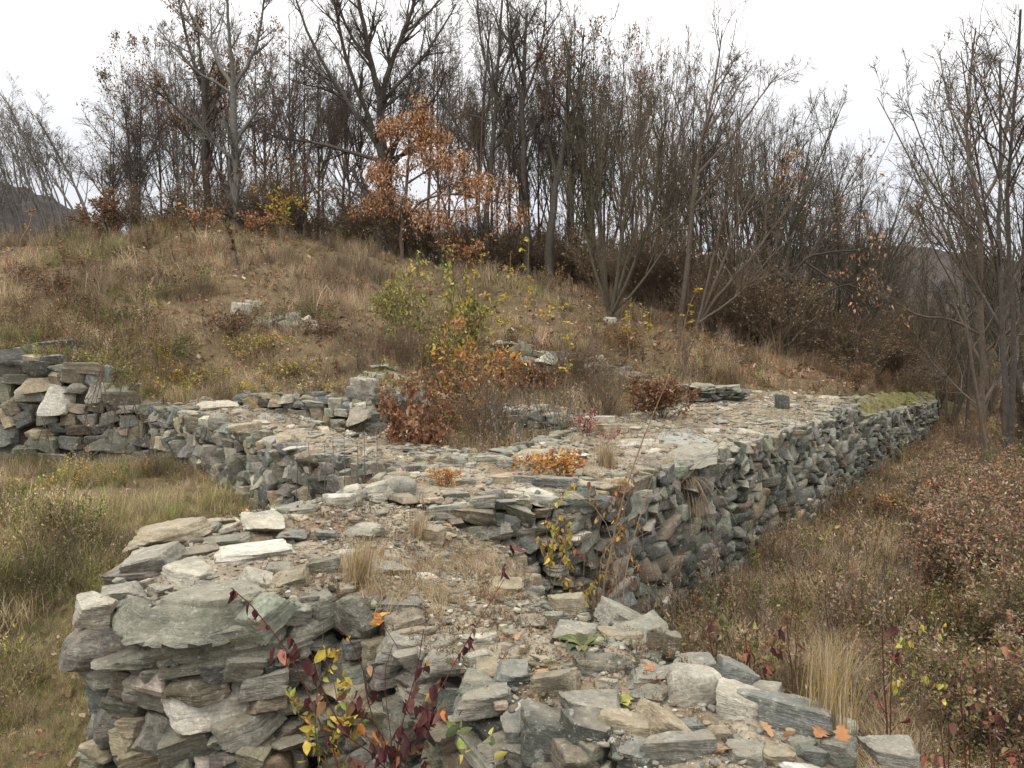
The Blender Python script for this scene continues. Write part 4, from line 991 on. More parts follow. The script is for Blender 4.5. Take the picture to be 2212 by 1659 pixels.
# ---- filler trees of the wood: a few kinds, each copy its own tree
def stem(g, h, lean=(0, 0), wob=.03, base=(0, 0)):
    k = 6; z = np.linspace(0, h, k); p = np.stack([base[0] + lean[0] * z * (z / h) ** .4, base[1] + lean[1] * z, z], 1)
    p[1:, :2] += np.cumsum(g.normal(0, wob * h / k, (k - 1, 2)), 0); p[0, 2] = -.3
    return p
def variant(kind, seed):
    g = np.random.default_rng(seed); h = 10.0
    if kind == 'straight':
        L = [stem(g, h, g.normal(0, .05, 2))]; Rr = [(.095, .013)]
        for _ in range(3):
            z0 = g.uniform(.35, .6) * h; a = g.uniform(0, 6.28); q = L[0][int(z0 / h * 5)]
            L.append(np.stack([q + np.array([math.cos(a) * u * 1.6, math.sin(a) * u * 1.6, u * 3.6 + u * u * .4]) for u in np.linspace(0, 1, 4)])); Rr.append((.045, .011))
        return make_tree_parts(L, Rr, seed, 'dark' if seed % 2 else 'brown', ((13, .25, .7, .36, .12, .10), (7, .15, .7, .5, .07, .14), (5, .1, .75, .55, .03, .2)), .0085)
    if kind == 'leafy':
        L = [stem(g, h, g.normal(0, .06, 2))]; Rr = [(.09, .014)]
        return make_tree_parts(L, Rr, seed, 'dark', ((14, .3, .75, .34, .10, .12), (7, .15, .7, .5, .06, .14), (4, .1, .7, .55, .03, .18)), .009, leaf=(1300, .13, {'brown': 4, 'dun': 1, 'copper': 1.4}, .12))
    if kind == 'multi':
        L, Rr = [], []
        for i in range(8):
            a = g.uniform(0, 6.28); l = g.uniform(.08, .55); hh = h * g.uniform(.6, 1.0)
            L.append(stem(g, hh, (math.cos(a) * l, math.sin(a) * l), .03, (math.cos(a) * .2, math.sin(a) * .2))); Rr.append((.07 * g.uniform(.7, 1.2), .012))
        return make_tree_parts(L, Rr, seed, 'oliv' if seed % 2 else 'warm', ((8, .3, .5, .3, .14, .10), (5, .15, .6, .5, .1, .14), (4, .1, .7, .5, .05, .18)), .010)
    if kind == 'sapling':
        L, Rr = [], []
        for i in range(3):
            L.append(stem(g, h * g.uniform(.7, 1), (-.28 + g.normal(0, .07), g.normal(0, .08)), .03, g.normal(0, .3, 2))); Rr.append((.075, .012))
        return make_tree_parts(L, Rr, seed, 'grey', ((14, .3, .5, .26, .16, .08), (5, .15, .55, .5, .1, .12), (4, .1, .6, .5, .06, .16)), .009, leaf=(160, .12, 'dun', .1))
TREES = {}
def proto_tree(kind, seed):
    key = (kind, seed)
    if key not in TREES:
        parts = variant(kind, seed)
        TREES[key] = [(nm, mb.mesh(nm, mat, smooth=(nm != 'foliage'))) for nm, mb, mat in zip(('trunk', 'crown', 'foliage'), parts, (M_BARK, M_BARK, M_LEAF)) if mb.n]
    return TREES[key]
def put_tree(kind, seed, x, y, h, label, group, rz=None, sq=1.0):
    z = g1(x, y)
    o = thing('bare_tree' if kind != 'leafy' else 'brown_leaved_tree', label, 'tree', (x, y, z - .05), rng.uniform(0, 6.28) if rz is None else rz, group)
    s = h / 10.0; o.scale = (s * sq, s * sq, s)
    for nm, me in proto_tree(kind, seed): link(nm, me, o)
ENV = ([-200, 0, 100, 180, 250, 330, 400, 600, 900, 1000, 1250, 1300, 1400, 1450, 1550, 1650, 1720, 1800, 1870, 1950, 2000], [220, 200, 175, 165, 120, 70, 10, -20, 0, 20, 20, 60, 110, 150, 130, 170, 230, 300, 350, 450, 540])
def row(n, x0, x1, Y0, Y1, kinds, label, group, drop=(0, 130), rz=None, sq=(.8, 1.15)):
    for i in range(n):
        xd = x0 + (x1 - x0) * (i + rng.random()) / n; Y = rng.uniform(Y0, Y1); k, sd_ = kinds[rng.integers(len(kinds))]
        x = at(xd, 500, Y)[0]; zt = (747 - (np.interp(xd, *ENV) + rng.uniform(*drop))) / F * Y; h = max(2.5, zt - g1(x, Y))
        put_tree(k, sd_, x, Y, h, label, group, rz, rng.uniform(*sq) * min(1.6, max(.8, 8 / h)))
ST = [('straight', 31), ('straight', 32), ('straight', 33), ('straight', 34)]; MU = [('multi', 41), ('multi', 42), ('multi', 43)]; LE = [('leafy', 51), ('leafy', 52)]; SA = [('sapling', 61), ('sapling', 62)]
row(12, -120, 200, 34, 42, SA, 'thin grey sapling leaning left among others at the left end of the wood', 'leaning saplings at the left end', (0, 90), rz=0.0)
row(4, 200, 330, 36, 42, SA + ST, 'slim grey sapling between the leaning saplings and the dark slim tree', 'saplings beside the dark slim tree', (60, 180), rz=0.0)
row(2, 255, 330, 36, 39, LE, 'brown-leaved tree at the left, half its height above the grass crest', 'brown-leaved trees at the left', (20, 70))
row(7, 330, 520, 40, 55, ST + SA, 'thin dark tree standing behind the grey forked trunk', 'trees behind the grey forked trunk', (0, 160))
row(10, 540, 800, 39, 55, ST + LE[:1] + SA, 'thin dark tree between the grey forked trunk and the big oak', 'trees between the grey trunk and the oak', (0, 200))
row(5, 840, 1040, 41, 58, ST, 'dark tree behind the orange young oak', 'trees behind the orange oak', (0, 160))
row(12, 1020, 1300, 37, 55, ST + ST + LE[:1], 'dark slender tree in the thick middle of the wood', 'trees in the thick of the wood', (0, 150))
row(5, 1230, 1420, 36, 46, LE[:1] + MU + ST[:1], 'brown-tinged tree behind the many-stemmed tree', 'trees behind the many-stemmed tree', (0, 120))
row(10, 1400, 1680, 33, 46, MU + ST[:2], 'many-stemmed bare tree behind the tall leaning one', 'trees behind the tall leaning tree', (0, 190))
row(12, 1650, 1920, 34, 48, MU + [ST[2]], 'low bare tree above the brown scrub at the right end of the wood', 'trees at the right end of the wood', (0, 140))
row(7, 1880, 2030, 40, 55, MU, 'small bare tree beyond the mossy wall', 'small trees beyond the mossy wall', (0, 140))
for i in range(5):
    xd = [2050, 2095, 2150, 2215, 2270][i]; Y = [33, 30, 34, 27, 25][i]; x = at(xd, 600, Y)[0]
    put_tree(('multi', 'straight')[i % 2], (41, 33)[i % 2], x, Y, (747 - [480, 400, 330, 150, 100][i]) / F * Y - g1(x, Y), 'slim bare tree among the thicket at the right edge', 'trees in the right-hand thicket', sq=.8)

# ---- shrubs
def shrub_parts(seed, h, spread, stems, bark, leaf_n, leaf_s, pl, lv=((6, .2, .6, .4, .08, .14), (4, .2, .7, .5, .04, .18)), r=.014, rmin=.003, droop=0.0, lean=0.0):
    g = np.random.default_rng(seed); L = []
    for i in range(stems):
        a = g.uniform(0, 6.28); l = spread * math.sqrt(g.random()); b_ = g.normal(0, .06, 2)
        hh = h * g.uniform(.6, 1.0) * (1 - .3 * l / (spread + 1e-6)); k = 6; z = np.linspace(0, 1, k)
        p = np.stack([b_[0] + math.cos(a) * l * z ** 1.2 + lean * z, b_[1] + math.sin(a) * l * z ** 1.2, hh * (z - droop * z * z)], 1); p[1:] += g.normal(0, .025 * h, (k - 1, 3)); p[0, 2] = -.12
        L.append(catmull(p, 8))
    P = np.stack(L); Rd = np.linspace(r, max(rmin, r * .3), 8)[None] * g.uniform(.6, 1.2, (stems, 1))
    tr, fo = MB(), MB(); bc = np.array(BARKS[bark]); tubes(tr, P, Rd, 5, bc)
    cur, cr2 = P, Rd
    for li, (cnt, tmin, ang, ratio, up, wig) in enumerate(lv):
        cur, cr2 = grow(cur, cr2, cnt, tmin, ang, ratio, up, wig, g, n=4, rmin=rmin, lmin=.05); tubes(tr, cur, cr2, 3, bc)
    if leaf_n:
        p, d = tips(cur, g, leaf_n, leaf_s * .45); d = d / (np.linalg.norm(d, axis=1, keepdims=True) + 1e-9) + g.normal(0, .7, d.shape); d[:, 2] -= .25
        leaves(fo, p, d, leaf_s, pal(pl, leaf_n, g), g, curl=.12)
    return tr, fo
SHRUBS = {}
def shrub_proto(key, *a, **k):
    tr, fo = shrub_parts(*a, **k)
    SHRUBS[key] = [(nm, mb.mesh(nm, mat, smooth=(nm == 'stems'))) for nm, mb, mat in zip(('stems', 'foliage'), (tr, fo), (M_BARK, M_LEAF)) if mb.n]
def put_shrub(key, x, y, s, name, label, group=None, z=None, rz=None, sz=1.0, cat='shrub'):
    o = thing(name, label, cat, (x, y, g1(x, y) if z is None else z), rng.uniform(0, 6.28) if rz is None else rz, group)
    o.scale = (s, s, s * sz)
    for nm, me in SHRUBS[key]: link(nm, me, o)
    return o
for i in range(4): shrub_proto(('scrub', i), 400 + i, 2.6, 1.5, 18, 'warm', 1100, .075, {'brown': 2.5, 'dun': 5, 'olive': 1.5, 'pink': 1}, r=.02, rmin=.006, lv=((8, .2, .6, .36, .08, .14), (5, .2, .7, .5, .04, .18)))
for i in range(2): shrub_proto(('twigs', i), 420 + i, 2.8, 1.3, 20, 'warm', 420, .075, {'brown': 2, 'dun': 3, 'pink': 1, 'copper': 1}, r=.018, rmin=.006, lv=((9, .2, .5, .36, .1, .12), (5, .2, .6, .5, .06, .16)))
for i in range(2): shrub_proto(('oakbush', i), 430 + i, 2.0, 1.0, 10, 'brown', 1300, .10, {'brown': 4, 'rust': .4, 'copper': 1.6, 'dun': 2}, r=.02, rmin=.006)
shrub_proto(('yellow', 0), 440, 3.4, 1.2, 7, 'brown', 420, .17, {'yellow': 3, 'lime': 1, 'orange': 1}, r=.025, rmin=.006)
shrub_proto(('peach', 0), 441, 1.8, 1.1, 8, 'brown', 380, .15, {'oak': 3, 'copper': 2}, r=.02, rmin=.006)
for i in range(4): shrub_proto(('dog', i), 450 + i, 1.6, .8, 12, 'brown', 2000, .056, [{'dun': 4, 'copper': 1.5, 'pink': 2.5, 'red': .1, 'olive': 3}, {'pink': 3.5, 'copper': 3, 'red': .25, 'olive': 2, 'dun': 1}, {'olive': 5, 'dun': 3, 'brown': 1.5, 'lime': .4}, {'pink': 2, 'red': .12, 'copper': 2, 'dun': 3, 'olive': 2}][i], r=.009, rmin=.0028)
for i in range(2): shrub_proto(('twiggy', i), 460 + i, 2.1, .9, 16, 'warm', 160, .06, {'dun': 2, 'brown': 2, 'copper': 1}, r=.010, rmin=.0035, lv=((8, .2, .55, .4, .08, .12), (5, .2, .7, .5, .04, .18)))
def belt(n, x0, x1, Y0, Y1, keys, name, label, group, s=(.7, 1.2), cat='shrub'):
    for i in range(n):
        xd = x0 + (x1 - x0) * (i + rng.random()) / n; Y = rng.uniform(Y0, Y1); k = keys[rng.integers(len(keys))]
        put_shrub(k, at(xd, 600, Y)[0], Y, rng.uniform(*s), name, label, group, sz=rng.uniform(.85, 1.15), cat=cat)
SB = [('scrub', i) for i in range(4)]; TW = [('twigs', 0), ('twigs', 1)]; OB = [('oakbush', 0), ('oakbush', 1)]; DG = [('dog', i) for i in range(4)]; TG = [('twiggy', 0), ('twiggy', 1)]
belt(8, 165, 370, 32.5, 37, OB + SB[:1] + TW, 'oak_scrub', 'red-brown scrub bush on the grass crest under the left-hand trees', 'red-brown bushes on the crest', (.45, 1.35))
belt(9, 360, 560, 35, 42, SB[:2] + TW + TW, 'scrub_bush', 'brown scrub bush at the foot of the grey forked trunk', 'scrub round the grey forked trunk', (.7, 1.7))
belt(14, 540, 840, 36, 46, SB[:2] + TW + TW, 'scrub_bush', 'brown scrub bush below the trees left of the big oak', 'scrub left of the oak', (.7, 1.9))
belt(14, 830, 1080, 37, 43, SB + TW, 'scrub_bush', 'dark brown scrub bush in the shade under the orange oak', 'scrub under the orange oak', (.7, 1.3))
belt(16, 1060, 1330, 35, 42, SB + TW, 'scrub_bush', 'dark brown scrub bush among the trunks in the middle of the wood', 'scrub among the middle trunks', (.8, 1.5))
belt(16, 1340, 1650, 30, 38, SB[:2] + TW + TW, 'scrub_bush', 'dun-leaved scrub bush behind the many-stemmed tree', 'scrub behind the leaning trees', (.8, 1.5))
belt(12, 1600, 1790, 28.5, 40, SB + TW + TW, 'scrub_bush', 'dun scrub bush', 'dun scrub above the long wall', (.7, 1.4))
belt(12, 1780, 1960, 29, 41, SB + TW + TW, 'scrub_bush', 'dun scrub bush', 'dun scrub above the mossy wall', (.7, 1.4))
belt(9, 1930, 2080, 36, 50, SB + TW, 'scrub_bush', 'brown scrub bush beyond the far end of the mossy wall', 'scrub beyond the mossy wall', (.8, 1.4))
p = at(600, 500, 35); put_shrub(('yellow', 0), p[0], 35, .8, 'hazel_bush', 'thin bush with yellow-green leaves left of the big oak')
p = at(560, 520, 34.5); put_shrub(('peach', 0), p[0], 34.5, .8, 'oak_bush', 'low peach-coloured bush on the crest beside the yellow bush')
p = at(440, 520, 34.5); put_shrub(('peach', 0), p[0], 34.5, .85, 'oak_bush', 'low peach-coloured bush on the crest left of the grey trunk')
p = at(1005, 540, 36); put_shrub(('peach', 0), p[0], 36, 1.2, 'oak_bush', 'orange-leaved bush in the shade right of the young oak')
p = at(1660, 800, 26); put_shrub(('oakbush', 0), at(1850, 800, 26)[0], 26, .5, 'oak_scrub', 'rusty low bush above the start of the mossy wall')
# behind all that the wood closes up
def scatter(name, pts, rot, scl, idx, tint, meshes, mat, label=None, parent=None, kind='stuff'):
    pts = np.asarray(pts, float); m = len(pts)
    me = bpy.data.meshes.new(name); me.vertices.add(m); me.vertices.foreach_set('co', pts.ravel().astype(np.float32))
    for an, tp, fld, dat in (('rot', 'FLOAT_VECTOR', 'vector', rot), ('scl', 'FLOAT_VECTOR', 'vector', scl), ('idx', 'INT', 'value', idx), ('tint', 'FLOAT_COLOR', 'color', np.concatenate([tint, np.ones((m, 1))], 1))):
        a = me.attributes.new(an, tp, 'POINT'); a.data.foreach_set(fld, np.ascontiguousarray(dat, np.int32 if an == 'idx' else np.float32).ravel())
    me.materials.append(mat)
    o = link(name, me, parent, kind=kind); 
    if label: o['label'] = label
    c = hidden_collection(name, meshes)
    ng = bpy.data.node_groups.new(name, 'GeometryNodeTree')
    ng.interface.new_socket('Geometry', in_out='INPUT', socket_type='NodeSocketGeometry'); ng.interface.new_socket('Geometry', in_out='OUTPUT', socket_type='NodeSocketGeometry')
    gi, go = ng.nodes.new('NodeGroupInput'), ng.nodes.new('NodeGroupOutput'); iop = ng.nodes.new('GeometryNodeInstanceOnPoints'); ci = ng.nodes.new('GeometryNodeCollectionInfo')
    ci.inputs['Collection'].default_value = c; ci.inputs['Separate Children'].default_value = True; ci.inputs['Reset Children'].default_value = True
    def na(nm, tp):
        q = ng.nodes.new('GeometryNodeInputNamedAttribute'); q.data_type = tp; q.inputs['Name'].default_value = nm; return q.outputs['Attribute']
    iop.inputs['Pick Instance'].default_value = True
    ng.links.new(gi.outputs[0], iop.inputs['Points']); ng.links.new(ci.outputs[0], iop.inputs['Instance'])
    e2r = ng.nodes.new('FunctionNodeEulerToRotation'); ng.links.new(na('rot', 'FLOAT_VECTOR'), e2r.inputs[0]); ng.links.new(e2r.outputs[0], iop.inputs['Rotation'])
    ng.links.new(na('scl', 'FLOAT_VECTOR'), iop.inputs['Scale']); ng.links.new(na('idx', 'INT'), iop.inputs['Instance Index']); ng.links.new(iop.outputs[0], go.inputs[0])
    md = o.modifiers.new('scatter', 'NODES'); md.node_group = ng
    return o

# ---- pieces for the ground cover
def grass_piece(seed, blades, h, spread, wid, arch=.5, col=(1, 1, 1)):
    g = np.random.default_rng(seed); mb = MB(); k = 4
    a = g.uniform(0, 6.28, blades); l = g.uniform(.15, 1, blades) * arch; hh = h * g.uniform(.5, 1.1, blades); b0 = g.normal(0, spread, (blades, 2))
    V = []
    for j in range(k):
        t = j / (k - 1); x = b0[:, 0] + np.cos(a) * l * hh * t ** 1.8; y = b0[:, 1] + np.sin(a) * l * hh * t ** 1.8; z = hh * (t - .28 * l * t * t) - .02
        w = wid * (1 - .85 * t); px_, py_ = -np.sin(a) * w, np.cos(a) * w
        V += [np.stack([x - px_, y - py_, z], 1), np.stack([x + px_, y + py_, z], 1)]
    V = np.stack(V, 1).reshape(-1, 3); i = np.arange(blades)[:, None] * (2 * k); q = np.concatenate([np.stack([i[:, 0] + 2 * j, i[:, 0] + 2 * j + 1, i[:, 0] + 2 * j + 3, i[:, 0] + 2 * j + 2], 1) for j in range(k - 1)])
    cc = np.repeat(g.uniform(.7, 1.3, (blades, 1)) * np.array(col), 2 * k, 0)
    mb.add(V, q, cc); return mb.mesh('grass', M_COVER)
def forb_piece(seed, h, nst, nl, ls, bark=(.5, .42, .35)):
    tr, fo = shrub_parts(seed, h, h * .45, nst, 'brown', 0, 0, 'brown', lv=(), r=.004, rmin=.0018)
    g = np.random.default_rng(seed); mb = MB(); L = []
    for i in range(nst):
        a = g.uniform(0, 6.28); l = h * .45 * g.random(); z = np.linspace(0, 1, 5)
        p = np.stack([math.cos(a) * l * z, math.sin(a) * l * z, h * g.uniform(.6, 1.1) * z], 1); p[1:] += g.normal(0, .03 * h, (4, 3)); L.append(p)
    P = np.stack(L); Rd = np.linspace(.0035, .0018, 5)[None].repeat(nst, 0); tubes(mb, P, Rd, 3, np.array(bark))
    if nl:
        p, d = tips(P, g, nl, .0); d = d / (np.linalg.norm(d, axis=1, keepdims=True) + 1e-9) * .5 + g.normal(0, .8, d.shape); leaves(mb, p, d, ls, g.uniform(.65, 1.35, (nl, 1)) * np.ones((1, 3)), g, curl=.15)
    return mb.mesh('forb', M_COVER)
def stalk_piece(seed, h):
    g = np.random.default_rng(seed); mb = MB(); p = catmull([(0, 0, -.05), (g.normal(0, .04), g.normal(0, .04), h * .5), (g.normal(0, .1), g.normal(0, .1), h)], 6)[None]; Rd = np.linspace(.006, .0025, 6)[None]
    tubes(mb, p, Rd, 3, (1, 1, 1)); b_, rb = grow(p, Rd, 9, .35, .5, .22, .1, .1, g, n=3, rmin=.002, lmin=.06); tubes(mb, b_, rb, 3, (1, 1, 1)); 
    q, d = tips(b_, g, 16); leaves(mb, q, d + g.normal(0, .05, d.shape), .035, np.ones((16, 3)) * g.uniform(.7, 1.2, (16, 1)), g); return mb.mesh('stalk', M_COVER)
def litter_piece(seed, m=1):
    g = np.random.default_rng(seed); mb = MB(); d = g.normal(0, 1, (m, 3)); d[:, 2] = g.normal(0, .25, m); leaves(mb, g.normal(0, .35, (m, 3)) * np.array([1, 1, .12]) + np.array([0, 0, .03]), d, 1.0, g.uniform(.7, 1.3, (m, 1)) * np.ones((1, 3)), g, wid=.6, fold=.15, curl=.2); return mb.mesh('leaf', M_COVER)
GR = [grass_piece(500 + i, 20, 1.0, .13, .008, .9) for i in range(5)]
GT = [grass_piece(510 + i, 14, 1.0, .07, .008, .5) for i in range(3)]
FO = [forb_piece(520 + i, 1.0, 4, 34, .13) for i in range(5)]
SK = [stalk_piece(530 + i, 1.0) for i in range(4)]
FT = [forb_piece(560 + i, 1.0, 7, 60, .062) for i in range(5)]
LI = [litter_piece(540 + i) for i in range(6)]

ALLW = [WA, WB, WC, WD, WE, WF, WS, WI, WG]
def free(x, y, m=.02):
    ok = np.ones(len(x), bool)
    for w in ALLW: ok &= sdist(x, y, w) < -m
    return ok
def spread(n, u0, u1, Y0, Y1, pw=1.0, wall_margin=.02):
    """points on the ground, thinning with distance"""
    t = rng.random(n) ** pw; Y = Y0 * (Y1 / Y0) ** t; x = rng.uniform(u0, u1, n) * Y
    ok = free(x, Y, wall_margin); x, Y = x[ok], Y[ok]; return x, Y, ground(x, Y)
def near(p, x, y, r): return (x - p[0]) ** 2 + (y - p[1]) ** 2 < r * r
reg = lambda x, y, P_: pip(x, y, P_)
def masks(x, y):
    L_, R_, I_ = reg(x, y, REG_L), reg(x, y, REG_R), reg(x, y, REG_I1) | reg(x, y, REG_I2)
    return L_, R_, I_, ~(L_ | R_ | I_)
def cover(name, label, n, meshes, size, Y0, Y1, tintf, keepf=None, u=(-.78, .78), flat=.0, pw=1.0, sy=1.0, lift=0.0, tilt=.12, far=0.0, clump=0.0):
    x, y, z = spread(n, u[0], u[1], Y0, Y1, pw)
    if keepf is not None:
        k = keepf(x, y); x, y, z = x[k], y[k], z[k]
    m = len(x); s = rng.uniform(size[0], size[1], m) * (1 + far * np.clip(y - 12, 0, 30) / 20) * np.clip(.45 + y / 16, .6, 1)
    s = s * np.where(reg(x, y, REG_L), .7, 1.0)
    if clump: s = s * np.clip(.8 + clump * fbm2(x, y, .95, 3, 83.), .35, 1.8)
    sc = np.stack([s * sy, s * sy, s], 1); rot = np.stack([rng.normal(0, tilt, m), rng.normal(0, tilt, m), rng.uniform(0, 6.28, m)], 1)
    tn = tintf(x, y) * (np.clip(1.0 + clump * .55 * fbm2(x, y, .8, 3, 87.), .6, 1.5)[:, None] if clump else 1.0)
    return scatter(name, np.stack([x, y, z + lift], 1), rot, sc, rng.integers(0, len(meshes), m), tn, meshes, M_COVER, label)
def patch(x, y, sc, seed): return fbm2(x, y, sc, 4, seed)
def mixpal(x, y, opts):
    """opts: list of (weight array, palette)"""
    m = len(x); Wt = np.stack([np.clip(o[0], 0, None) * np.ones(m) for o in opts], 1) + 1e-6; Wt /= Wt.sum(1, keepdims=True); c = (rng.random((m, 1)) > np.cumsum(Wt, 1)).sum(1).clip(0, len(opts) - 1)
    out = np.zeros((m, 3))
    for i, o in enumerate(opts):
        k = c == i
        if k.any(): out[k] = pal(o[1], int(k.sum()), rng)
    return out
wood = lambda x, y: np.clip((x - 1.0 - .15 * (y - 26)) / 6, 0, 1) * np.clip((y - 21) / 4, 0, 1)
def t_grass(x, y):
    L_, R_, I_, H_ = masks(x, y); g_ = patch(x, y, .35, 2.2); g2 = patch(x, y, .5, 7.2)
    return mixpal(x, y, [(.8 + 4 * np.clip(g2, 0, 1), 'straw'), (.5 + H_ * .6 + R_ * .9 + 3 * np.clip(-g2, 0, 1), 'dun'), (np.clip(g_ * 8 + 1.5 * L_ - .1 * R_ - .15, 0, 4.0) * (1 - wood(x, y)), {'olive': 3, 'green': 1, 'lime': .4}), (H_ * np.clip(-g_ * 5, 0, 1.5), 'pink'), (wood(x, y) * 1.5 + R_ * .3, {'brown': 1, 'copper': 1, 'pink': .7})])
cover('dry_grass', 'dry straw-coloured grass over the slope and the ground round the ruin', 70000, GR, (.16, .42), 4.2, 46, t_grass, keepf=lambda x, y: patch(x, y, .55, 4.4) * 1.6 + .26 - .25 * wood(x, y) - .22 * masks(x, y)[1] > rng.normal(0, .12, len(x)), far=.5, clump=2.2)
cover('short_grass', 'low withered grass and herbs between the taller tufts', 42000, GR + FT[:2], (.07, .19), 4.0, 44, t_grass, far=.8, clump=1.0)
cover('near_grass', 'yellow-green grass and herbs beside the near left corner of the foreground wall', 17000, GR + FT[:2], (.24, .58), 4.0, 11, lambda x, y: mixpal(x, y, [(1.4, {'olive': 3, 'green': 1, 'lime': 1.4}), (1.1, 'straw'), (.4, 'dun')]), keepf=lambda x, y: masks(x, y)[0], u=(-.8, -.25), clump=2.4)
cover('green_grass', 'short green grass in the hollow left of the foreground wall and in damp spots', 34000, GR, (.1, .26), 4.2, 34, lambda x, y: mixpal(x, y, [(1, {'olive': 3, 'green': 1.6, 'lime': 1.2}), (.45, 'straw')]), keepf=lambda x, y: (patch(x, y, .4, 12.2) * 1.4 + (.22 + .2 * (y < 9)) * masks(x, y)[0] - .08 > rng.normal(0, .08, len(x))) & (wood(x, y) < .4), clump=2.0)
def t_forb(x, y):
    L_, R_, I_, H_ = masks(x, y); g_ = patch(x, y, .4, 21.); g2 = patch(x, y, .35, 27.)
    yel = near(at(420, 800, 18.5), x, y, 1.5) | near(at(600, 770, 19.5), x, y, 1.5) | near(at(470, 830, 18), x, y, 1.2) | near(at(640, 810, 19), x, y, 1.0) | near(at(60, 1090, 11.5), x, y, 1.4) | near(at(160, 1030, 13.5), x, y, 1.2)
    return mixpal(x, y, [(1.2, 'dun'), (.5 + wood(x, y) + 2.5 * np.clip(g2 * 2, 0, 1) * H_, 'brown'), (.4 + R_ * 1.4 + np.clip(g_ * 5, 0, 2.5), 'olive'), (.08 + R_ * .2, 'lime'), (.25 * R_ + .15, 'copper'), (.6 * R_ + .8 * np.clip(-g2 * 3, 0, 1) + .2, 'pink'), (2.2 * yel, {'yellow': 2, 'lime': 1.5, 'olive': 1}), (.03, 'red'), (.6 * np.clip(g_ * 4, 0, 1) * H_, 'green')])
cover('weeds', 'withered leafy weeds and brambles over the slope and the ditch', 28000, FO[:2] + FT, (.14, .45), 4.2, 44, t_forb, keepf=lambda x, y: patch(x, y, .5, 31.) * 1.6 + .0 + .25 * masks(x, y)[1] - .35 * masks(x, y)[0] * (y < 10) > rng.normal(0, .1, len(x)), far=.35, clump=1.6)
cover('tall_weeds', 'knee-high dead weeds in clumps on the slope and in the walled room', 9000, FT + SK, (.35, .85), 9, 40, t_forb, keepf=lambda x, y: (patch(x, y, .45, 33.) * 2 - .25 + .5 * masks(x, y)[2] > rng.normal(0, .1, len(x))) & ~masks(x, y)[0], far=.15)
cover('ditch_weeds', 'mat of olive and brown weeds filling the low ground right of the walls', 34000, FO[:3] + FT[:3], (.12, .36), 4.5, 30, t_forb, keepf=lambda x, y: masks(x, y)[1] & (patch(x, y, .7, 35.) + .15 > rng.normal(0, .15, len(x))), u=(.0, .8))
cover('ditch_grass', 'tan drooping grass in clumps in the ditch', 24000, GR, (.18, .45), 5, 28, lambda x, y: mixpal(x, y, [(1, 'dun'), (1.8, 'straw'), (.9, 'pink'), (.5, 'olive'), (.3, 'copper')]), keepf=lambda x, y: masks(x, y)[1] & (patch(x, y, .8, 37.) + .08 > rng.normal(0, .1, len(x))), u=(.0, .8), clump=1.6)
cover('room_grass', 'tall pale dry grass standing in the walled room', 9000, GT + GR[:1], (.35, .8), 10, 27, lambda x, y: mixpal(x, y, [(2.6, 'straw'), (1, 'dun'), (.3, 'olive'), (.3, 'pink')]), keepf=lambda x, y: masks(x, y)[2], u=(-.3, .25))
cover('dead_stalks', 'thin dead upright stalks standing in the dry grass', 6200, SK, (.35, 1.0), 8, 40, lambda x, y: mixpal(x, y, [(1, 'dun'), (1, 'grey'), (.7, 'brown'), (.6, 'pink')]), keepf=lambda x, y: (patch(x, y, .4, 41.) > rng.normal(-.02, .1, len(x))) & ~masks(x, y)[0])
cover('leaf_litter', 'fallen brown and rusty leaves over the ground', 64000, LI, (.05, .12), 4.2, 46, lambda x, y: mixpal(x, y, [(1, 'brown'), (.5, 'rust'), (.9, 'copper'), (1.2, 'pink'), (.4, 'dun'), (.08, 'orange')]), keepf=lambda x, y: rng.random(len(x)) < (.55 + .45 * wood(x, y)) * np.where(masks(x, y)[0], .3, 1), tilt=.25, lift=.03, far=.9)
ux = rng.uniform(-34, 40, 420); uy = rng.uniform(44, 80, 420); ok = (ux / uy > -.62) & (ux / uy < .62) & ((ux / uy > -.33)); ux, uy = ux[ok], uy[ok]; m = len(ux)
scatter('undergrowth', np.stack([ux, uy, ground(ux, uy) - .1], 1), np.stack([np.zeros(m), np.zeros(m), rng.uniform(0, 6.28, m)], 1), rng.uniform(1.0, 1.9, (m, 1)) * np.ones((1, 3)), np.arange(m) % 2, np.ones((m, 3)), [SHRUBS[('scrub', 0)][1][1], SHRUBS[('twigs', 0)][0][1]], M_BARK, 'brown undergrowth closing the wood behind the trunks')

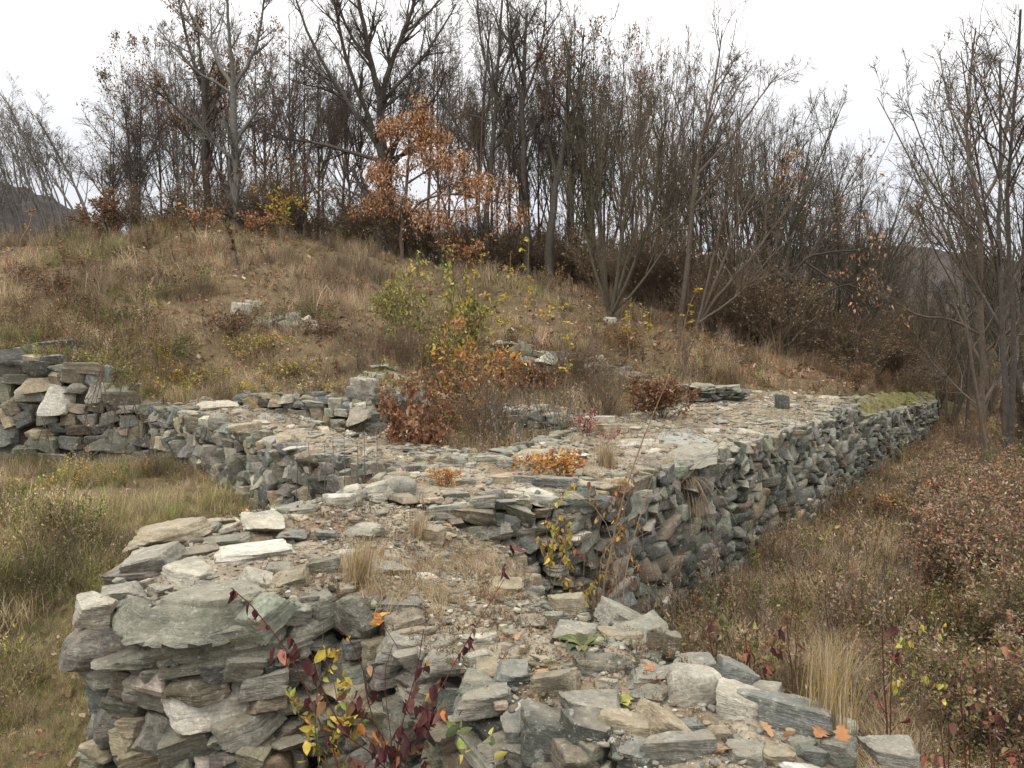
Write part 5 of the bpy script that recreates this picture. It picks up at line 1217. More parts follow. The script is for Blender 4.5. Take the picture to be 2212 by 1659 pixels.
# ---- grit and pebbles on the wall heads (children of their wall)
def peb_piece(seed):
    P, Q = stone_arrays(3, 600 + seed); mb = MB(); mb.add(P * .5, Q, (1, 1, 1)); return mb.mesh('pebble', M_PEB)
PB = [peb_piece(i) for i in range(6)]
def gravel(wall, n, size, wgt={'pale': 2.5, 'grey': 3.5, 'tan': 2.5, 'blue': 1, 'brown': 1.5}, keep=None):
    p = wall.poly; x0, y0 = p[:, :2].min(0); x1, y1 = p[:, :2].max(0)
    x = rng.uniform(x0, x1, n); y = rng.uniform(y0, y1, n); k = sdist(x, y, p) > .06; k &= fbm2(x, y, 1.6, 3, 61.) + .12 > rng.normal(0, .15, n); x, y = x[k], y[k]
    z = top_z(x, y, p); z += .05 * 1.3 * fbm2(x, y, 2.2, 3, 1.7) + .05 * .8 * fbm2(x, y, 9, 3, 5.1); m = len(x)
    s = size[0] * (size[1] / size[0]) ** (rng.random(m) ** 3.2); ks = list(wgt); pr = np.array(list(wgt.values())); pr = pr / pr.sum()
    tint = np.array([SC[ks[i]] for i in rng.choice(len(ks), m, p=pr)]) * rng.uniform(.5, .92, (m, 1))
    scatter('gravel', np.stack([x, y, z + s * .12], 1) - np.array(wall.org), rng.uniform(-.4, .4, (m, 3)) + np.array([0, 0, 1]) * rng.uniform(0, 6.28, (m, 1)), np.stack([s * 1.4, s, s * .55], 1), rng.integers(0, len(PB), m), tint, PB, M_PEB, parent=wall.o)
gravel(A, 42000, (.006, .045)); gravel(B, 34000, (.015, .085)); gravel(D, 12000, (.015, .07)); gravel(Iw, 2500, (.02, .08))

# ---- what grows on the wall heads
def on_wall(wall, n, keepf):
    p = wall.poly; x0, y0 = p[:, :2].min(0); x1, y1 = p[:, :2].max(0); x = rng.uniform(x0, x1, n); y = rng.uniform(y0, y1, n)
    k = sdist(x, y, p) > .03; k &= keepf(x, y); x, y = x[k], y[k]; return x, y, top_z(x, y, p) + .05 * 1.3 * fbm2(x, y, 2.2, 3, 1.7)
def wall_cover(name, label, wall, n, meshes, size, keepf, tintf, lift=-.01, tilt=.2):
    x, y, z = on_wall(wall, n, keepf); m = len(x); s = rng.uniform(size[0], size[1], m)
    scatter(name, np.stack([x, y, z + lift], 1), np.stack([rng.normal(0, tilt, m), rng.normal(0, tilt, m), rng.uniform(0, 6.28, m)], 1), np.stack([s, s, s], 1), rng.integers(0, len(meshes), m), tintf(x, y), meshes, M_COVER, label)
saddle = lambda x, y: near(atz(960, 1230, -1.62), x, y, .8) | near(atz(1030, 1190, -1.65), x, y, .7) | near(atz(880, 1290, -1.6), x, y, .45)
rim = lambda x, y: near(atz(1060, 1370, -1.62), x, y, .45) | near(atz(960, 1400, -1.62), x, y, .3)
wall_cover('withered_moss', 'reddish withered moss and sedum on the foreground wall top', A, 9000, FO, (.035, .085), lambda x, y: (fbm2(x, y, 1.4, 3, 71.) + .3 * (saddle(x, y) | rim(x, y)) - .08 > rng.normal(0, .1, len(x))), lambda x, y: mixpal(x, y, [(1.4, 'dun'), (.5, 'copper'), (.8, 'brown'), (.35, 'olive')]))
wall_cover('saddle_grass', 'dry fallen grass on the low saddle of the foreground wall', A, 5000, GR, (.08, .2), lambda x, y: saddle(x, y) & (fbm2(x, y, 2, 3, 72.) > -.15), lambda x, y: mixpal(x, y, [(2, 'straw'), (1, 'dun'), (.3, 'copper')]), tilt=.5)
wall_cover('moss', 'patch of yellow-green moss on the foreground wall', A, 16000, FO, (.018, .035), lambda x, y: near(atz(1065, 1350, -1.62), x, y, .20) & (fbm2(x, y, 4, 3, 73.) > -.1) | near(atz(1010, 1330, -1.62), x, y, .1), lambda x, y: mixpal(x, y, [(1, 'lime'), (1, 'olive')]))
wall_cover('wall_weeds', 'low withered plants on the head of the long wall', B, 8000, FT, (.05, .15), lambda x, y: fbm2(x, y, .7, 4, 74.) - .02 > rng.normal(0, .08, len(x)), lambda x, y: mixpal(x, y, [(1.5, 'dun'), (1, 'straw'), (.7, 'copper'), (.4, 'olive')]))
wall_cover('wall_grass', 'dry grass on the head of the long wall', B, 6000, GR, (.07, .2), lambda x, y: fbm2(x, y, .7, 4, 77.) - .03 > rng.normal(0, .08, len(x)), lambda x, y: mixpal(x, y, [(2, 'straw'), (1, 'dun')]))
wall_cover('moss', 'green moss covering the lower far wall', C, 14000, FO, (.05, .11), lambda x, y: fbm2(x, y, .9, 4, 75.) + .25 > rng.normal(0, .08, len(x)), lambda x, y: mixpal(x, y, [(.5, 'lime'), (2, 'olive'), (.4, 'green'), (.4, 'dun')]))
wall_cover('wall_grass', 'dry grass along the mossy far wall', C, 1600, GR + FT[:2], (.1, .28), lambda x, y: fbm2(x, y, .9, 4, 78.) > -.05, lambda x, y: mixpal(x, y, [(1, 'straw'), (1, 'dun'), (1, 'olive')]))
wall_cover('wall_weeds', 'withered plants on the head of the cross wall', D, 4200, FT + GR[:2], (.05, .16), lambda x, y: fbm2(x, y, .9, 4, 76.) - .02 > rng.normal(0, .08, len(x)), lambda x, y: mixpal(x, y, [(1.5, 'dun'), (1, 'straw'), (.5, 'copper'), (.5, 'olive')]))

# ---- fallen oak leaves lying about the foreground wall
FL = []
for i in range(4):
    mb = MB(); lobed_leaf(mb, (-.5, 0, .06), (1, 0, rng.normal(0, .1)), (rng.normal(0, .15), rng.normal(0, .15), 1), 1.0, (.42, .21, .10) if i % 2 else (.48, .29, .17)); FL.append(mb.mesh('oak_leaf', M_LEAF))
for i, (xd, yd, lab) in enumerate([(1705, 1605, 'in front of the long blue-grey slab'), (1770, 1603, 'just right of another before the long blue-grey slab'), (1655, 1590, 'left of the pair before the long blue-grey slab'), (1232, 1540, 'between the front edge and the rounded-leaf rosette'), (1172, 1470, 'near the lichen-spotted slab'), (965, 1143, 'at the foot of the step up to the long wall'), (880, 1185, 'beside the smaller dry tuft'), (1010, 1215, 'on the right side of the grassy saddle'), (930, 1262, 'in the middle of the grassy saddle'), (620, 1170, 'on the grit of the left block'),
    (1120, 1385, 'left of the thistle-like rosette'), (1095, 1400, 'farther left of the thistle-like rosette'), (820, 1235, 'right of the big straw tuft'), (1820, 1610, 'right of the long blue-grey slab'), (1290, 1340, 'near the square buff block'), (760, 1130, 'behind the big straw tuft'), (690, 1195, 'left of the big straw tuft'), (1400, 1460, 'left of the rounded boulder'), (1560, 1640, 'at the bottom edge of the picture')]):
    r = A.hit(xd, yd)
    if r is None: continue
    o = thing('oak_leaf', 'fallen tan oak leaf ' + lab, 'leaf', tuple(r[0] + np.array([0, 0, .035])), rng.uniform(0, 6.28), 'fallen oak leaves on the wall', FL[i % 4])
    s = rng.uniform(.075, .12); o.scale = (s, s, s); o.rotation_euler = (rng.normal(0, .3), rng.normal(0, .3), rng.uniform(0, 6.28))

# ---- grass tufts
def tuft(name, label, pos, blades, h, spread_, wid, arch, pl, lean=0.0):
    g = np.random.default_rng(int(abs(pos[0] * 977 + pos[1] * 331) * 10) + 5); mb = MB(); k = 6
    a = g.uniform(0, 6.28, blades); l = g.uniform(.1, 1, blades) ** 1.3 * arch; hh = h * g.uniform(.45, 1.1, blades); b0 = g.normal(0, spread_, (blades, 2)); V = []
    for j in range(k):
        t = j / (k - 1); x = b0[:, 0] + np.cos(a) * l * hh * t ** 1.8 + lean * hh * t; y = b0[:, 1] + np.sin(a) * l * hh * t ** 1.8; z = hh * (t - .35 * l * t * t) - .03
        w = wid * (1 - .8 * t); V += [np.stack([x + np.sin(a) * w, y - np.cos(a) * w, z], 1), np.stack([x - np.sin(a) * w, y + np.cos(a) * w, z], 1)]
    V = np.stack(V, 1).reshape(-1, 3); i = np.arange(blades) * (2 * k); q = np.concatenate([np.stack([i + 2 * j, i + 2 * j + 1, i + 2 * j + 3, i + 2 * j + 2], 1) for j in range(k - 1)])
    mb.add(V, q, np.repeat(pal(pl, blades, g), 2 * k, 0)); return thing(name, label, 'grass tuft', tuple(pos), 0, None, mb.mesh(name, M_GRASS))
def wallpt(w, xd, yd):
    r = w.hit(xd, yd); return r[0] if r is not None else atz(xd, yd, -1.6)
tuft('grass_tuft', 'straw-coloured grass tuft standing up from the middle of the foreground wall', wallpt(A, 772, 1262), 420, .36, .045, .0022, .55, {'straw': 4, 'yellow': .3}, .15)
tuft('grass_tuft', 'smaller dry tuft in front of the junction of the walls', wallpt(A, 900, 1165), 260, .32, .045, .0022, .65, 'straw', .1)
tuft('grass_tuft', 'tall upright straw tuft at the far right end of the foreground wall', wallpt(A, 1790, 1555), 200, .40, .045, .0017, .32, {'straw': 3, 'yellow': .7}, .02)
tuft('grass_tuft', 'dry tuft on the long wall close to the corner slab', wallpt(B, 1310, 1010), 240, .42, .05, .004, .55, {'straw': 3, 'dun': 1})
tuft('grass_tuft', 'thin straw tuft low on the saddle of the foreground wall', wallpt(A, 950, 1300), 90, .14, .04, .0014, .7, 'straw')
tuft('grass_tuft', 'pale straw tuft spilling down the front of the foreground wall', wallpt(A, 840, 1300), 150, .2, .07, .0015, 1.0, {'straw': 2, 'dun': 1}, .2)
for i, (xd, yd, Y, h, pl, lab) in enumerate([(150, 1150, 11.2, .42, {'straw': 3, 'yellow': .3}, 'golden grass tuft in the hollow left of the foreground wall'), (90, 1235, 9.4, .38, 'straw', 'wide flattened straw tuft near the left edge'), (215, 1215, 9.6, .3, 'straw', 'flattened straw tuft close to the back corner of the foreground wall'), (30, 1330, 7.6, .35, {'straw': 2, 'olive': 1}, 'greenish straw tuft at the left edge'), (590, 1060, 13.0, .5, {'lime': 1, 'straw': 1}, 'yellow-green grass tuft below the cross wall'), (470, 1075, 12.3, .45, {'lime': 1, 'straw': 2}, 'thin yellowish tuft below the big upright block'),
                                            (1250, 880, 17.5, .6, 'straw', 'pale grass tuft in the middle of the room'), (1330, 880, 17, .6, {'straw': 2, 'dun': 1}, 'pale grass tuft beside the brown bush on the long wall'), (1700, 1290, 9.3, .4, {'dun': 2, 'straw': 1}, 'drooping tan tuft in the ditch below the long wall'), (1620, 1190, 11.2, .45, {'dun': 1, 'straw': 1}, 'tan tuft against the foot of the long wall'), (1770, 1140, 13, .5, {'copper': 1, 'dun': 2}, 'brownish tuft at the foot of the long wall, farther along'), (1850, 1390, 8.0, .4, {'olive': 2, 'green': 1}, 'green grass tuft in the ditch at right')]):
    x = at(xd, yd, Y)[0]; tuft('grass_tuft', lab, (x, Y, g1(x, Y)), 300, h, .14, .004, .9, pl)
# pale grass hanging from the face of the long wall
hp = wallpt(B, 1482, 1030); g = np.random.default_rng(3); mb = MB(); L = []
for i in range(70):
    a = g.normal(0, .35); l = g.uniform(.35, .75); t_ = np.linspace(0, 1, 6)
    L.append(np.stack([.1 * t_ + a * t_ * l * .9 + g.normal(0, .05), -.16 * np.sin(t_ * 1.5) - .1 * t_ + g.normal(0, .02), .08 * np.sin(t_ * 3.1) - l * t_ ** 1.6], 1))
tubes(mb, np.stack(L), np.linspace(.004, .0018, 6)[None].repeat(70, 0), 3, pal({'straw': 2, 'grey': 1}, 70, g)); thing('hanging_grass', 'bleached grass hanging down the dark outer face of the long wall', 'grass tuft', tuple(hp), 0, None, mb.mesh('hanging_grass', M_GRASS))

# ---- slender plants drawn stem by stem where they stand
def px_plant(name, label, cat, Y, stems, lf=(), bark='red', seed=1, ground_base=True, twig=None, group=None, dY=.25, sides=5):
    """stems: [(pixel points from the base up, base px, tip px)]; lf: [(count, size, palette, tmin, tmax, mode)]"""
    g = np.random.default_rng(seed); x0, y0 = stems[0][0][0]; p0 = at(x0, y0, Y)
    if ground_base:
        z0 = g1(p0[0], Y); org = np.array([p0[0], Y, z0])
    else: org = p0
    st, fo = MB(), MB(); Ps, Rs = [], []
    for pts, ra, rb in stems:
        off = np.linspace(0, 1, len(pts)) * g.uniform(-1, 1) * dY; W3 = np.array([at(px_, py_, Y + o_) for (px_, py_), o_ in zip(pts, off)]) - org
        if ground_base and abs(W3[0, 2]) < 3: W3 = np.concatenate([[[W3[0, 0], W3[0, 1], g1(W3[0, 0] + org[0], W3[0, 1] + org[1]) - org[2] - .05]], W3]) if W3[0, 2] > .12 else W3
        Ps.append(catmull(W3, 14)); Rs.append(np.linspace(ra, rb, 14) * .5 * Y / F)
    P, Rd = np.stack(Ps), np.stack(Rs); tubes(st, P, Rd, sides, np.array(BARKS[bark]))
    src = P
    if twig:
        src, tr_ = grow(P, Rd, twig[0], twig[1], .7, twig[2], twig[3], .12, g, n=4, rmin=.3 * Y / F, lmin=.03); tubes(st, src, tr_, 3, np.array(BARKS[bark]))
    for (m, size, pl, t0, t1, mode) in lf:
        i = g.integers(0, len(src), m); n = src.shape[1]; t = g.uniform(t0, t1, m) * (n - 1.01); k = t.astype(int); w = (t - k)[:, None]
        p = src[i, k] * (1 - w) + src[i, k + 1] * w; d = src[i, k + 1] - src[i, k]; d /= np.linalg.norm(d, axis=1, keepdims=True) + 1e-9
        d = d * .4 + g.normal(0, .7, (m, 3))
        if mode == 'droop': d[:, 2] = -np.abs(d[:, 2]) - 1.1
        if mode == 'flat': d[:, 2] *= .25
        leaves(fo, p, d, size, pal(pl, m, g), g, wid=.6, fold=.12, curl=.25 if mode == 'droop' else .1)
    o = thing(name, label, cat, tuple(org), 0, group); link('stems', st.mesh('stems', M_BARK, smooth=True), o)
    if fo.n: link('foliage', fo.mesh('foliage', M_LEAF), o)
    return o
WIN = {'wine': 5, 'red': .12, 'brown': .8}
px_plant('dogwood', 'dogwood with arching dark red stem topped by a few wine-red leaves over the big slab', 'shrub', 4.05, [([(735, 1680), (690, 1560), (640, 1440), (600, 1380), (545, 1310), (500, 1270)], 5, 2.5)], [(9, .075, WIN, .86, 1, 'droop'), (5, .06, WIN, .3, .8, 'droop')], 'red', 1, dY=.1)
px_plant('dogwood', 'dogwood of several thin red stems with drooping wine leaves before the foreground wall', 'shrub', 3.75, [([(850, 1680), (800, 1540), (780, 1430), (735, 1350)], 4, 2), ([(855, 1680), (870, 1560), (900, 1450), (915, 1360)], 4, 2), ([(860, 1660), (930, 1530), (1000, 1400), (1090, 1250)], 4, 1.5), ([(840, 1690), (760, 1600), (700, 1500), (670, 1400)], 4, 2), ([(850, 1680), (840, 1560), (830, 1460), (850, 1390)], 3, 1.5), ([(870, 1690), (900, 1600), (950, 1520)], 3, 2)],
         [(200, .066, WIN, .2, 1, 'droop'), (18, .06, {'orange': 1, 'oak': 1}, .5, 1, 'droop')], 'red', 2, dY=.35, twig=(5, .3, .22, .1))
px_plant('bramble', 'bramble with yellow and green leaves on the face of the foreground wall', 'bramble', 4.15, [([(690, 1680), (680, 1560), (690, 1450), (700, 1350)], 3, 1.5), ([(700, 1660), (730, 1560), (720, 1470), (690, 1400)], 3, 1.5), ([(720, 1680), (660, 1590), (640, 1520)], 3, 1.5), ([(760, 1680), (750, 1600), (740, 1540)], 3, 1.5)], [(260, .05, {'yellow': 3, 'lime': 2, 'green': 1.6, 'olive': 1}, .1, 1, 'any'), (34, .07, {'orange': 2, 'yellow': 1}, .2, 1, 'any')], 'brown', 3, twig=(6, .2, .25, .05), dY=.2)
px_plant('bramble', 'low green bramble at the bottom edge under the foreground wall', 'bramble', 3.3, [([(1040, 1700), (1050, 1660), (1070, 1640)], 3, 1.5), ([(1060, 1700), (1100, 1650), (1115, 1625)], 3, 1.5), ([(1010, 1700), (990, 1660)], 3, 1.5)], [(26, .06, {'green': 4, 'lime': 1}, .4, 1, 'flat')], 'brown', 4, twig=(3, .4, .4, .1), dY=.1)
px_plant('creeper_shoot', 'orange five-leaved creeper shoot on the foreground wall edge', 'creeper', 4.25, [([(860, 1400), (835, 1360), (822, 1330)], 2, 1)], [(7, .07, {'orange': 2, 'oak': 1, 'red': .4}, .8, 1, 'flat')], 'red', 5, ground_base=False, dY=.05)
px_plant('climber', 'climber with bright yellow leaves on the face under the corner slab', 'creeper', 7.3, [([(1190, 1290), (1185, 1200), (1180, 1120), (1190, 1090)], 3, 1.5), ([(1215, 1290), (1225, 1200), (1215, 1130)], 3, 1.5), ([(1240, 1280), (1245, 1210), (1250, 1160)], 2, 1)], [(300, .065, {'yellow': 4, 'lime': 1, 'orange': .5}, .1, 1, 'droop'), (160, .05, {'copper': 1, 'brown': 1}, .1, 1, 'droop')], 'brown', 6, twig=(8, .2, .3, .0), dY=.1)
px_plant('climber', 'withered brown and orange climber on the dark face beside the yellow one', 'creeper', 7.8, [([(1330, 1290), (1345, 1200), (1350, 1120), (1340, 1070)], 3, 1.5), ([(1290, 1290), (1290, 1190), (1300, 1110), (1330, 1060)], 3, 1.5), ([(1380, 1280), (1390, 1200), (1385, 1110)], 3, 1.5)], [(420, .055, {'orange': 1, 'copper': 2, 'brown': 2, 'dun': 1, 'yellow': .4}, .1, 1, 'droop')], 'brown', 7, twig=(9, .15, .35, .0), dY=.2)
px_plant('bare_shoots', 'tall pinkish bare shoots leaning right in front of the corner of the long wall', 'shrub', 7.0, [([(1300, 1310), (1320, 1190), (1345, 1080), (1385, 960), (1430, 850), (1475, 745)], 7, 1.6), ([(1345, 1310), (1360, 1200), (1390, 1090), (1420, 1000)], 5, 1.4), ([(1260, 1310), (1262, 1200), (1260, 1130)], 3, 1.2), ([(1300, 1200), (1380, 1160), (1500, 1100)], 2, 1), ([(1330, 1300), (1330, 1200), (1290, 1100), (1200, 1050)], 3, 1.2), ([(1190, 1300), (1215, 1200), (1225, 1100)], 3, 1.2), ([(1345, 1100), (1450, 1060), (1560, 950)], 2, 1)], [(10, .04, {'red': 1, 'copper': 1}, .6, 1, 'any')], 'tan', 8, dY=.5)
for i, (xd, yt, yb, lab) in enumerate([(1905, 1330, 1600, 'dogwood wand with two hanging dull wine leaves at its tip, in the ditch'), (2130, 1385, 1680, 'tall dark red dogwood stem near the right edge'), (2075, 1450, 1690, 'dark red dogwood stem with red leaves left of the tall one at the right edge'), (2195, 1560, 1690, 'short red dogwood stem in the bottom right corner'), (1700, 1330, 1480, 'thin red dogwood wand rising behind the blue-grey slab'), (1610, 1370, 1470, 'thin red dogwood wand behind the rounded boulder'), (1530, 1340, 1440, 'thin dogwood wand with brown leaves behind the grey slanting slab'), (2030, 1500, 1690, 'dark red dogwood stem behind the whitish stone')]):
    Y = [5.6, 4.4, 4.6, 4.2, 5.6, 5.9, 6.0, 4.9][i]
    px_plant('dogwood', lab, 'shrub', Y, [([(xd + 12, yb), (xd + 4, (yt + yb) / 2), (xd, yt)], 5, 2), ([(xd + 18, yb), (xd + 20, (yt + yb) / 2), (xd + 26 - 8 * (i % 3), yt + 40)], 4, 1.5)], [(12, .075, [{'wine': 2, 'brown': 1}, {'wine': 1, 'red': 1, 'copper': 1}][i % 2], .65, 1, 'droop'), (10, .05, {'red': 1, 'copper': 1, 'olive': 1}, .4, .9, 'any')], 'red', 20 + i, dY=.2, twig=(3, .5, .2, .1))
px_plant('spindle', 'small sapling with fresh yellow-green leaves among the ditch shrubs at right', 'shrub', 6.3, [([(1990, 1540), (2000, 1450), (2020, 1380), (2035, 1345)], 3, 1.5), ([(1990, 1540), (1985, 1460), (1975, 1410)], 3, 1.5)], [(60, .055, {'lime': 3, 'yellow': 2}, .4, 1, 'droop')], 'brown', 31, twig=(6, .35, .3, .08))

# rosettes on the wall
def rosette(label, pos, n, size, pl, wid, up):
    g = np.random.default_rng(n); mb = MB(); a = np.arange(n) * 2.4 + g.normal(0, .2, n)
    for i in range(n):
        d = np.array([math.cos(a[i]), math.sin(a[i]), 0]); q = np.array([-d[1], d[0], 0]); L_ = size * g.uniform(.6, 1.1); t_ = np.linspace(0, 1, 6); w = wid * size * np.array([.25, .6, .95, 1, .7, .05]); zz = up * size * np.sin(t_ * 2.2) + .01
        c = np.outer(t_ * L_, d); c[:, 2] = zz; V = np.concatenate([c - q * w[:, None] + [0, 0, .004], c, c + q * w[:, None] + [0, 0, .004]]); f = [(k, k + 1, 6 + k + 1, 6 + k) for k in range(5)] + [(6 + k, 6 + k + 1, 12 + k + 1, 12 + k) for k in range(5)]
        mb.add(V, f, pal(pl, 1, g)[0])
    o = thing('rosette_plant', label, 'plant', tuple(pos), 0, None); link('leaves', mb.mesh('leaves', M_LEAF, smooth=True), o)
rosette('grey-green thistle-like rosette of long leaves on the foreground wall', wallpt(A, 1258, 1405), 17, .15, {'green': 2, 'dun': 1, 'lime': .6}, .16, .3)
rosette('small rosette of rounded pale green leaves lower on the foreground wall', wallpt(A, 1340, 1525), 11, .075, {'lime': 2, 'green': 1}, .26, .3)

# ---- bushes and saplings in the walled room and on the slope
shrub_proto(('copper', 0), 700, 1.25, .42, 9, 'brown', 2600, .068, {'copper': 5, 'rust': .6, 'brown': 1.4, 'pink': .4}, r=.012, lv=((8, .1, .7, .42, .0, .14), (4, .2, .8, .5, -.05, .18)))
shrub_proto(('spiky', 0), 701, .85, .5, 26, 'brown', 2000, .062, {'copper': 2, 'brown': 4, 'pink': .4}, r=.007, lv=((6, .3, .5, .35, .1, .1),))
shrub_proto(('mixed', 0), 702, 1.5, .8, 14, 'warm', 1500, .075, {'brown': 4, 'copper': 2, 'orange': .5, 'olive': 1.5}, r=.01)
shrub_proto(('orange', 0), 703, 1.3, .7, 10, 'warm', 700, .08, {'orange': 3, 'oak': 2, 'yellow': 1, 'copper': 1}, r=.01)
shrub_proto(('fern', 0), 704, 1.7, .75, 6, 'warm', 900, .062, {'lime': 4, 'green': 1.5, 'yellow': 2, 'olive': 2}, r=.012, lv=((9, .3, 1.0, .3, .0, .08), (7, .1, .9, .4, .0, .1)))
shrub_proto(('fern', 1), 705, 1.5, .8, 5, 'warm', 750, .062, {'green': 2, 'lime': 3, 'olive': 3, 'yellow': 1}, r=.012, lv=((9, .3, 1.0, .3, .0, .08), (7, .1, .9, .4, .0, .1)))
shrub_proto(('shoots', 0), 706, 1.5, .5, 12, 'grey', 26, .05, {'dun': 2, 'yellow': 1}, r=.009, lv=((4, .4, .4, .3, .12, .08),))
shrub_proto(('shoots', 1), 707, 1.3, .45, 9, 'warm', 16, .05, {'dun': 2, 'copper': 1}, r=.008, lv=((5, .3, .5, .3, .1, .1),))
shrub_proto(('palegreen', 0), 708, .55, .3, 8, 'warm', 110, .09, {'lime': 2, 'green': 1}, r=.006, lv=((4, .3, .6, .35, .1, .1),))
shrub_proto(('red', 0), 709, .5, .35, 6, 'red', 110, .06, {'red': 3, 'wine': 1}, r=.005, lv=((4, .3, .7, .4, .0, .1),))
shrub_proto(('mat', 0), 710, .3, .45, 16, 'warm', 700, .05, {'orange': 3, 'copper': 2, 'yellow': 1, 'red': .6}, r=.005, lv=((4, .3, .8, .4, .0, .1),))
for key, xd, Y, s, sz, nm, lab, z in [
    (('copper', 0), 905, 12.3, 1.12, 1.38, 'copper_bush', 'dense copper-leaved young oak bush standing inside the corner of the walls', None), (('spiky', 0), 1425, 15.2, 1.25, .95, 'brown_bush', 'dark brown drooping-leaved bush on the inner edge of the long wall', -1.45),
    (('spiky', 0), 1160, 19.0, 1.35, 1.1, 'brown_bush', 'rounded red-brown bush in front of the dark back wall', None), (('mixed', 0), 1000, 17.6, 1.2, 1.1, 'brown_bush', 'brown bush with orange leaf tips left of the room centre', None), (('mixed', 0), 940, 18.4, .9, .95, 'brown_bush', 'brown bush behind the copper bush, beside the wall stub', None),
    (('orange', 0), 1025, 19.2, 1.4, 1.2, 'orange_bush', 'bush with bright orange leaves behind the brown one in the room', None), (('fern', 0), 985, 21.5, 1.8, 1.5, 'locust_sapling', 'tall feathery green sapling in the middle of the slope', None), (('fern', 1), 880, 20.2, 1.4, 1.3, 'locust_sapling', 'yellow-green feathery sapling above the wall stub', None),
    (('fern', 0), 850, 22.5, 1.2, 1.3, 'locust_sapling', 'feathery lime-green sapling left of the tall one', None), (('fern', 1), 930, 19.4, 1.0, 1.0, 'locust_sapling', 'green feathery sapling just behind the wall stub', None), (('shoots', 0), 1110, 13.6, 1.1, 1.1, 'bare_shoots', 'clump of bare grey shoots in the front of the room', None), (('shoots', 0), 1190, 13.9, 1.15, 1.15, 'bare_shoots', 'tall bare grey shoots in the middle of the room', None),
    (('shoots', 1), 1250, 15.0, 1.2, 1.1, 'bare_shoots', 'bare shoots in front of the flat inner wall, right part', None), (('shoots', 1), 1070, 15.5, 1.2, 1.2, 'bare_shoots', 'tangle of bare tan shoots left of the room centre', None), (('palegreen', 0), 1100, 12.8, 1.0, 1.0, 'green_plant', 'pale green leafy plant at the front of the room', None), (('palegreen', 0), 1140, 12.6, .8, .8, 'green_plant', 'yellow-green leafy plant beside the pale green one', None),
    (('red', 0), 1265, 12.9, 1.0, 1.0, 'red_creeper', 'crimson-leaved creeper at the inner edge of the long wall', -1.45), (('red', 0), 1310, 12.2, .6, .8, 'red_creeper', 'small crimson creeper a little nearer on the wall top', -1.47), (('red', 0), 780, 10.9, .7, .8, 'red_creeper', 'small crimson plant at the foot of the cross wall', None), (('mat', 0), 1205, 9.1, 1.0, 1.0, 'orange_mat', 'low mat of orange and yellow leaves on the long wall behind the corner slab', -1.5), (('mat', 0), 1150, 9.7, .8, .7, 'orange_mat', 'reddish low mat behind the orange one on the wall', -1.5),
    (('mat', 0), 965, 8.6, .6, .8, 'orange_mat', 'small orange plant mat at the junction of the walls', -1.47), (('shoots', 1), 1480, 22.5, 1.4, 1.4, 'bare_shoots', 'dark bare shoots above the end of the back wall', None), (('mixed', 0), 1350, 25, .9, .8, 'brown_bush', 'low brown bush on the slope under the many-stemmed tree', None)]:
    put_shrub(key, at(xd, 800, Y)[0], Y, s, nm, lab, z=z, sz=sz, cat='plant' if 'green' in nm or 'mat' in nm else 'shrub')
for i in range(16):
    xd, Y = rng.uniform(1010, 1330), rng.uniform(13.5, 21)
    x = at(xd, 800, Y)[0]
    if pip(np.array([x]), np.array([Y]), REG_I1)[0] or pip(np.array([x]), np.array([Y]), REG_I2)[0]:
        put_shrub((('shoots', 0), ('shoots', 1), ('twiggy', 0))[i % 3], x, Y, rng.uniform(.7, 1.15), 'bare_shoots', 'bare dry shoots standing among the grass of the walled room', 'bare shoots in the room', sz=rng.uniform(.9, 1.2))
for i in range(3): shrub_proto(('mound', i), 720 + i, .55, .75, 18, 'warm', 900, .055, [{'olive': 4, 'green': 2, 'brown': 1.5}, {'brown': 4, 'dun': 2, 'wine': .6}, {'lime': 1, 'yellow': 2, 'olive': 3, 'copper': 1}][i], r=.006, lv=((6, .2, .8, .45, .0, .14),))
for i, (xd, yd, Y, k, s_) in enumerate([(250, 560, 28, 0, 1.2), (180, 590, 26, 1, 1.3), (130, 650, 23, 1, 1.4), (330, 640, 23.5, 0, 1.1), (280, 700, 21, 0, 1.2), (500, 730, 21, 1, 1.5), (660, 640, 23.5, 0, 1.3), (700, 690, 22, 1, 1.2), (360, 760, 19.5, 0, 1.2), (560, 745, 20, 2, 1.2), (450, 820, 18.3, 2, 1.1), (620, 800, 18.6, 2, 1.1), (60, 610, 25, 1, 1.2), (740, 600, 27, 1, 1.4), (420, 590, 27, 0, .9), (860, 660, 25, 1, 1.4)]):
    p = at(xd, yd, Y); put_shrub(('mound', k), p[0], Y, s_, 'bramble_mound', 'low bramble mound', 'low bramble mounds on the left slope', sz=.9)
for xd, Y, key, s_, lab in [(870, 19.4, ('twiggy', 0), .8, 'twiggy bush just right of the wall stub'), (960, 16.4, ('mixed', 0), .95, 'brown bush close behind the copper bush'), (1060, 17.0, ('orange', 0), .9, 'orange-tipped bush in the left half of the room'), (1090, 20.5, ('mixed', 0), 1.1, 'brown bush before the left end of the back wall'), (1230, 20.8, ('twiggy', 1), .8, 'twiggy bush before the middle of the back wall'), (1290, 19.5, ('twiggy', 0), .7, 'twiggy bush at the right side of the room'), (1000, 22.5, ('twiggy', 1), 1.0, 'twiggy bush on the slope behind the room')]:
    put_shrub(key, at(xd, 800, Y)[0], Y, s_, 'dry_bush', lab)
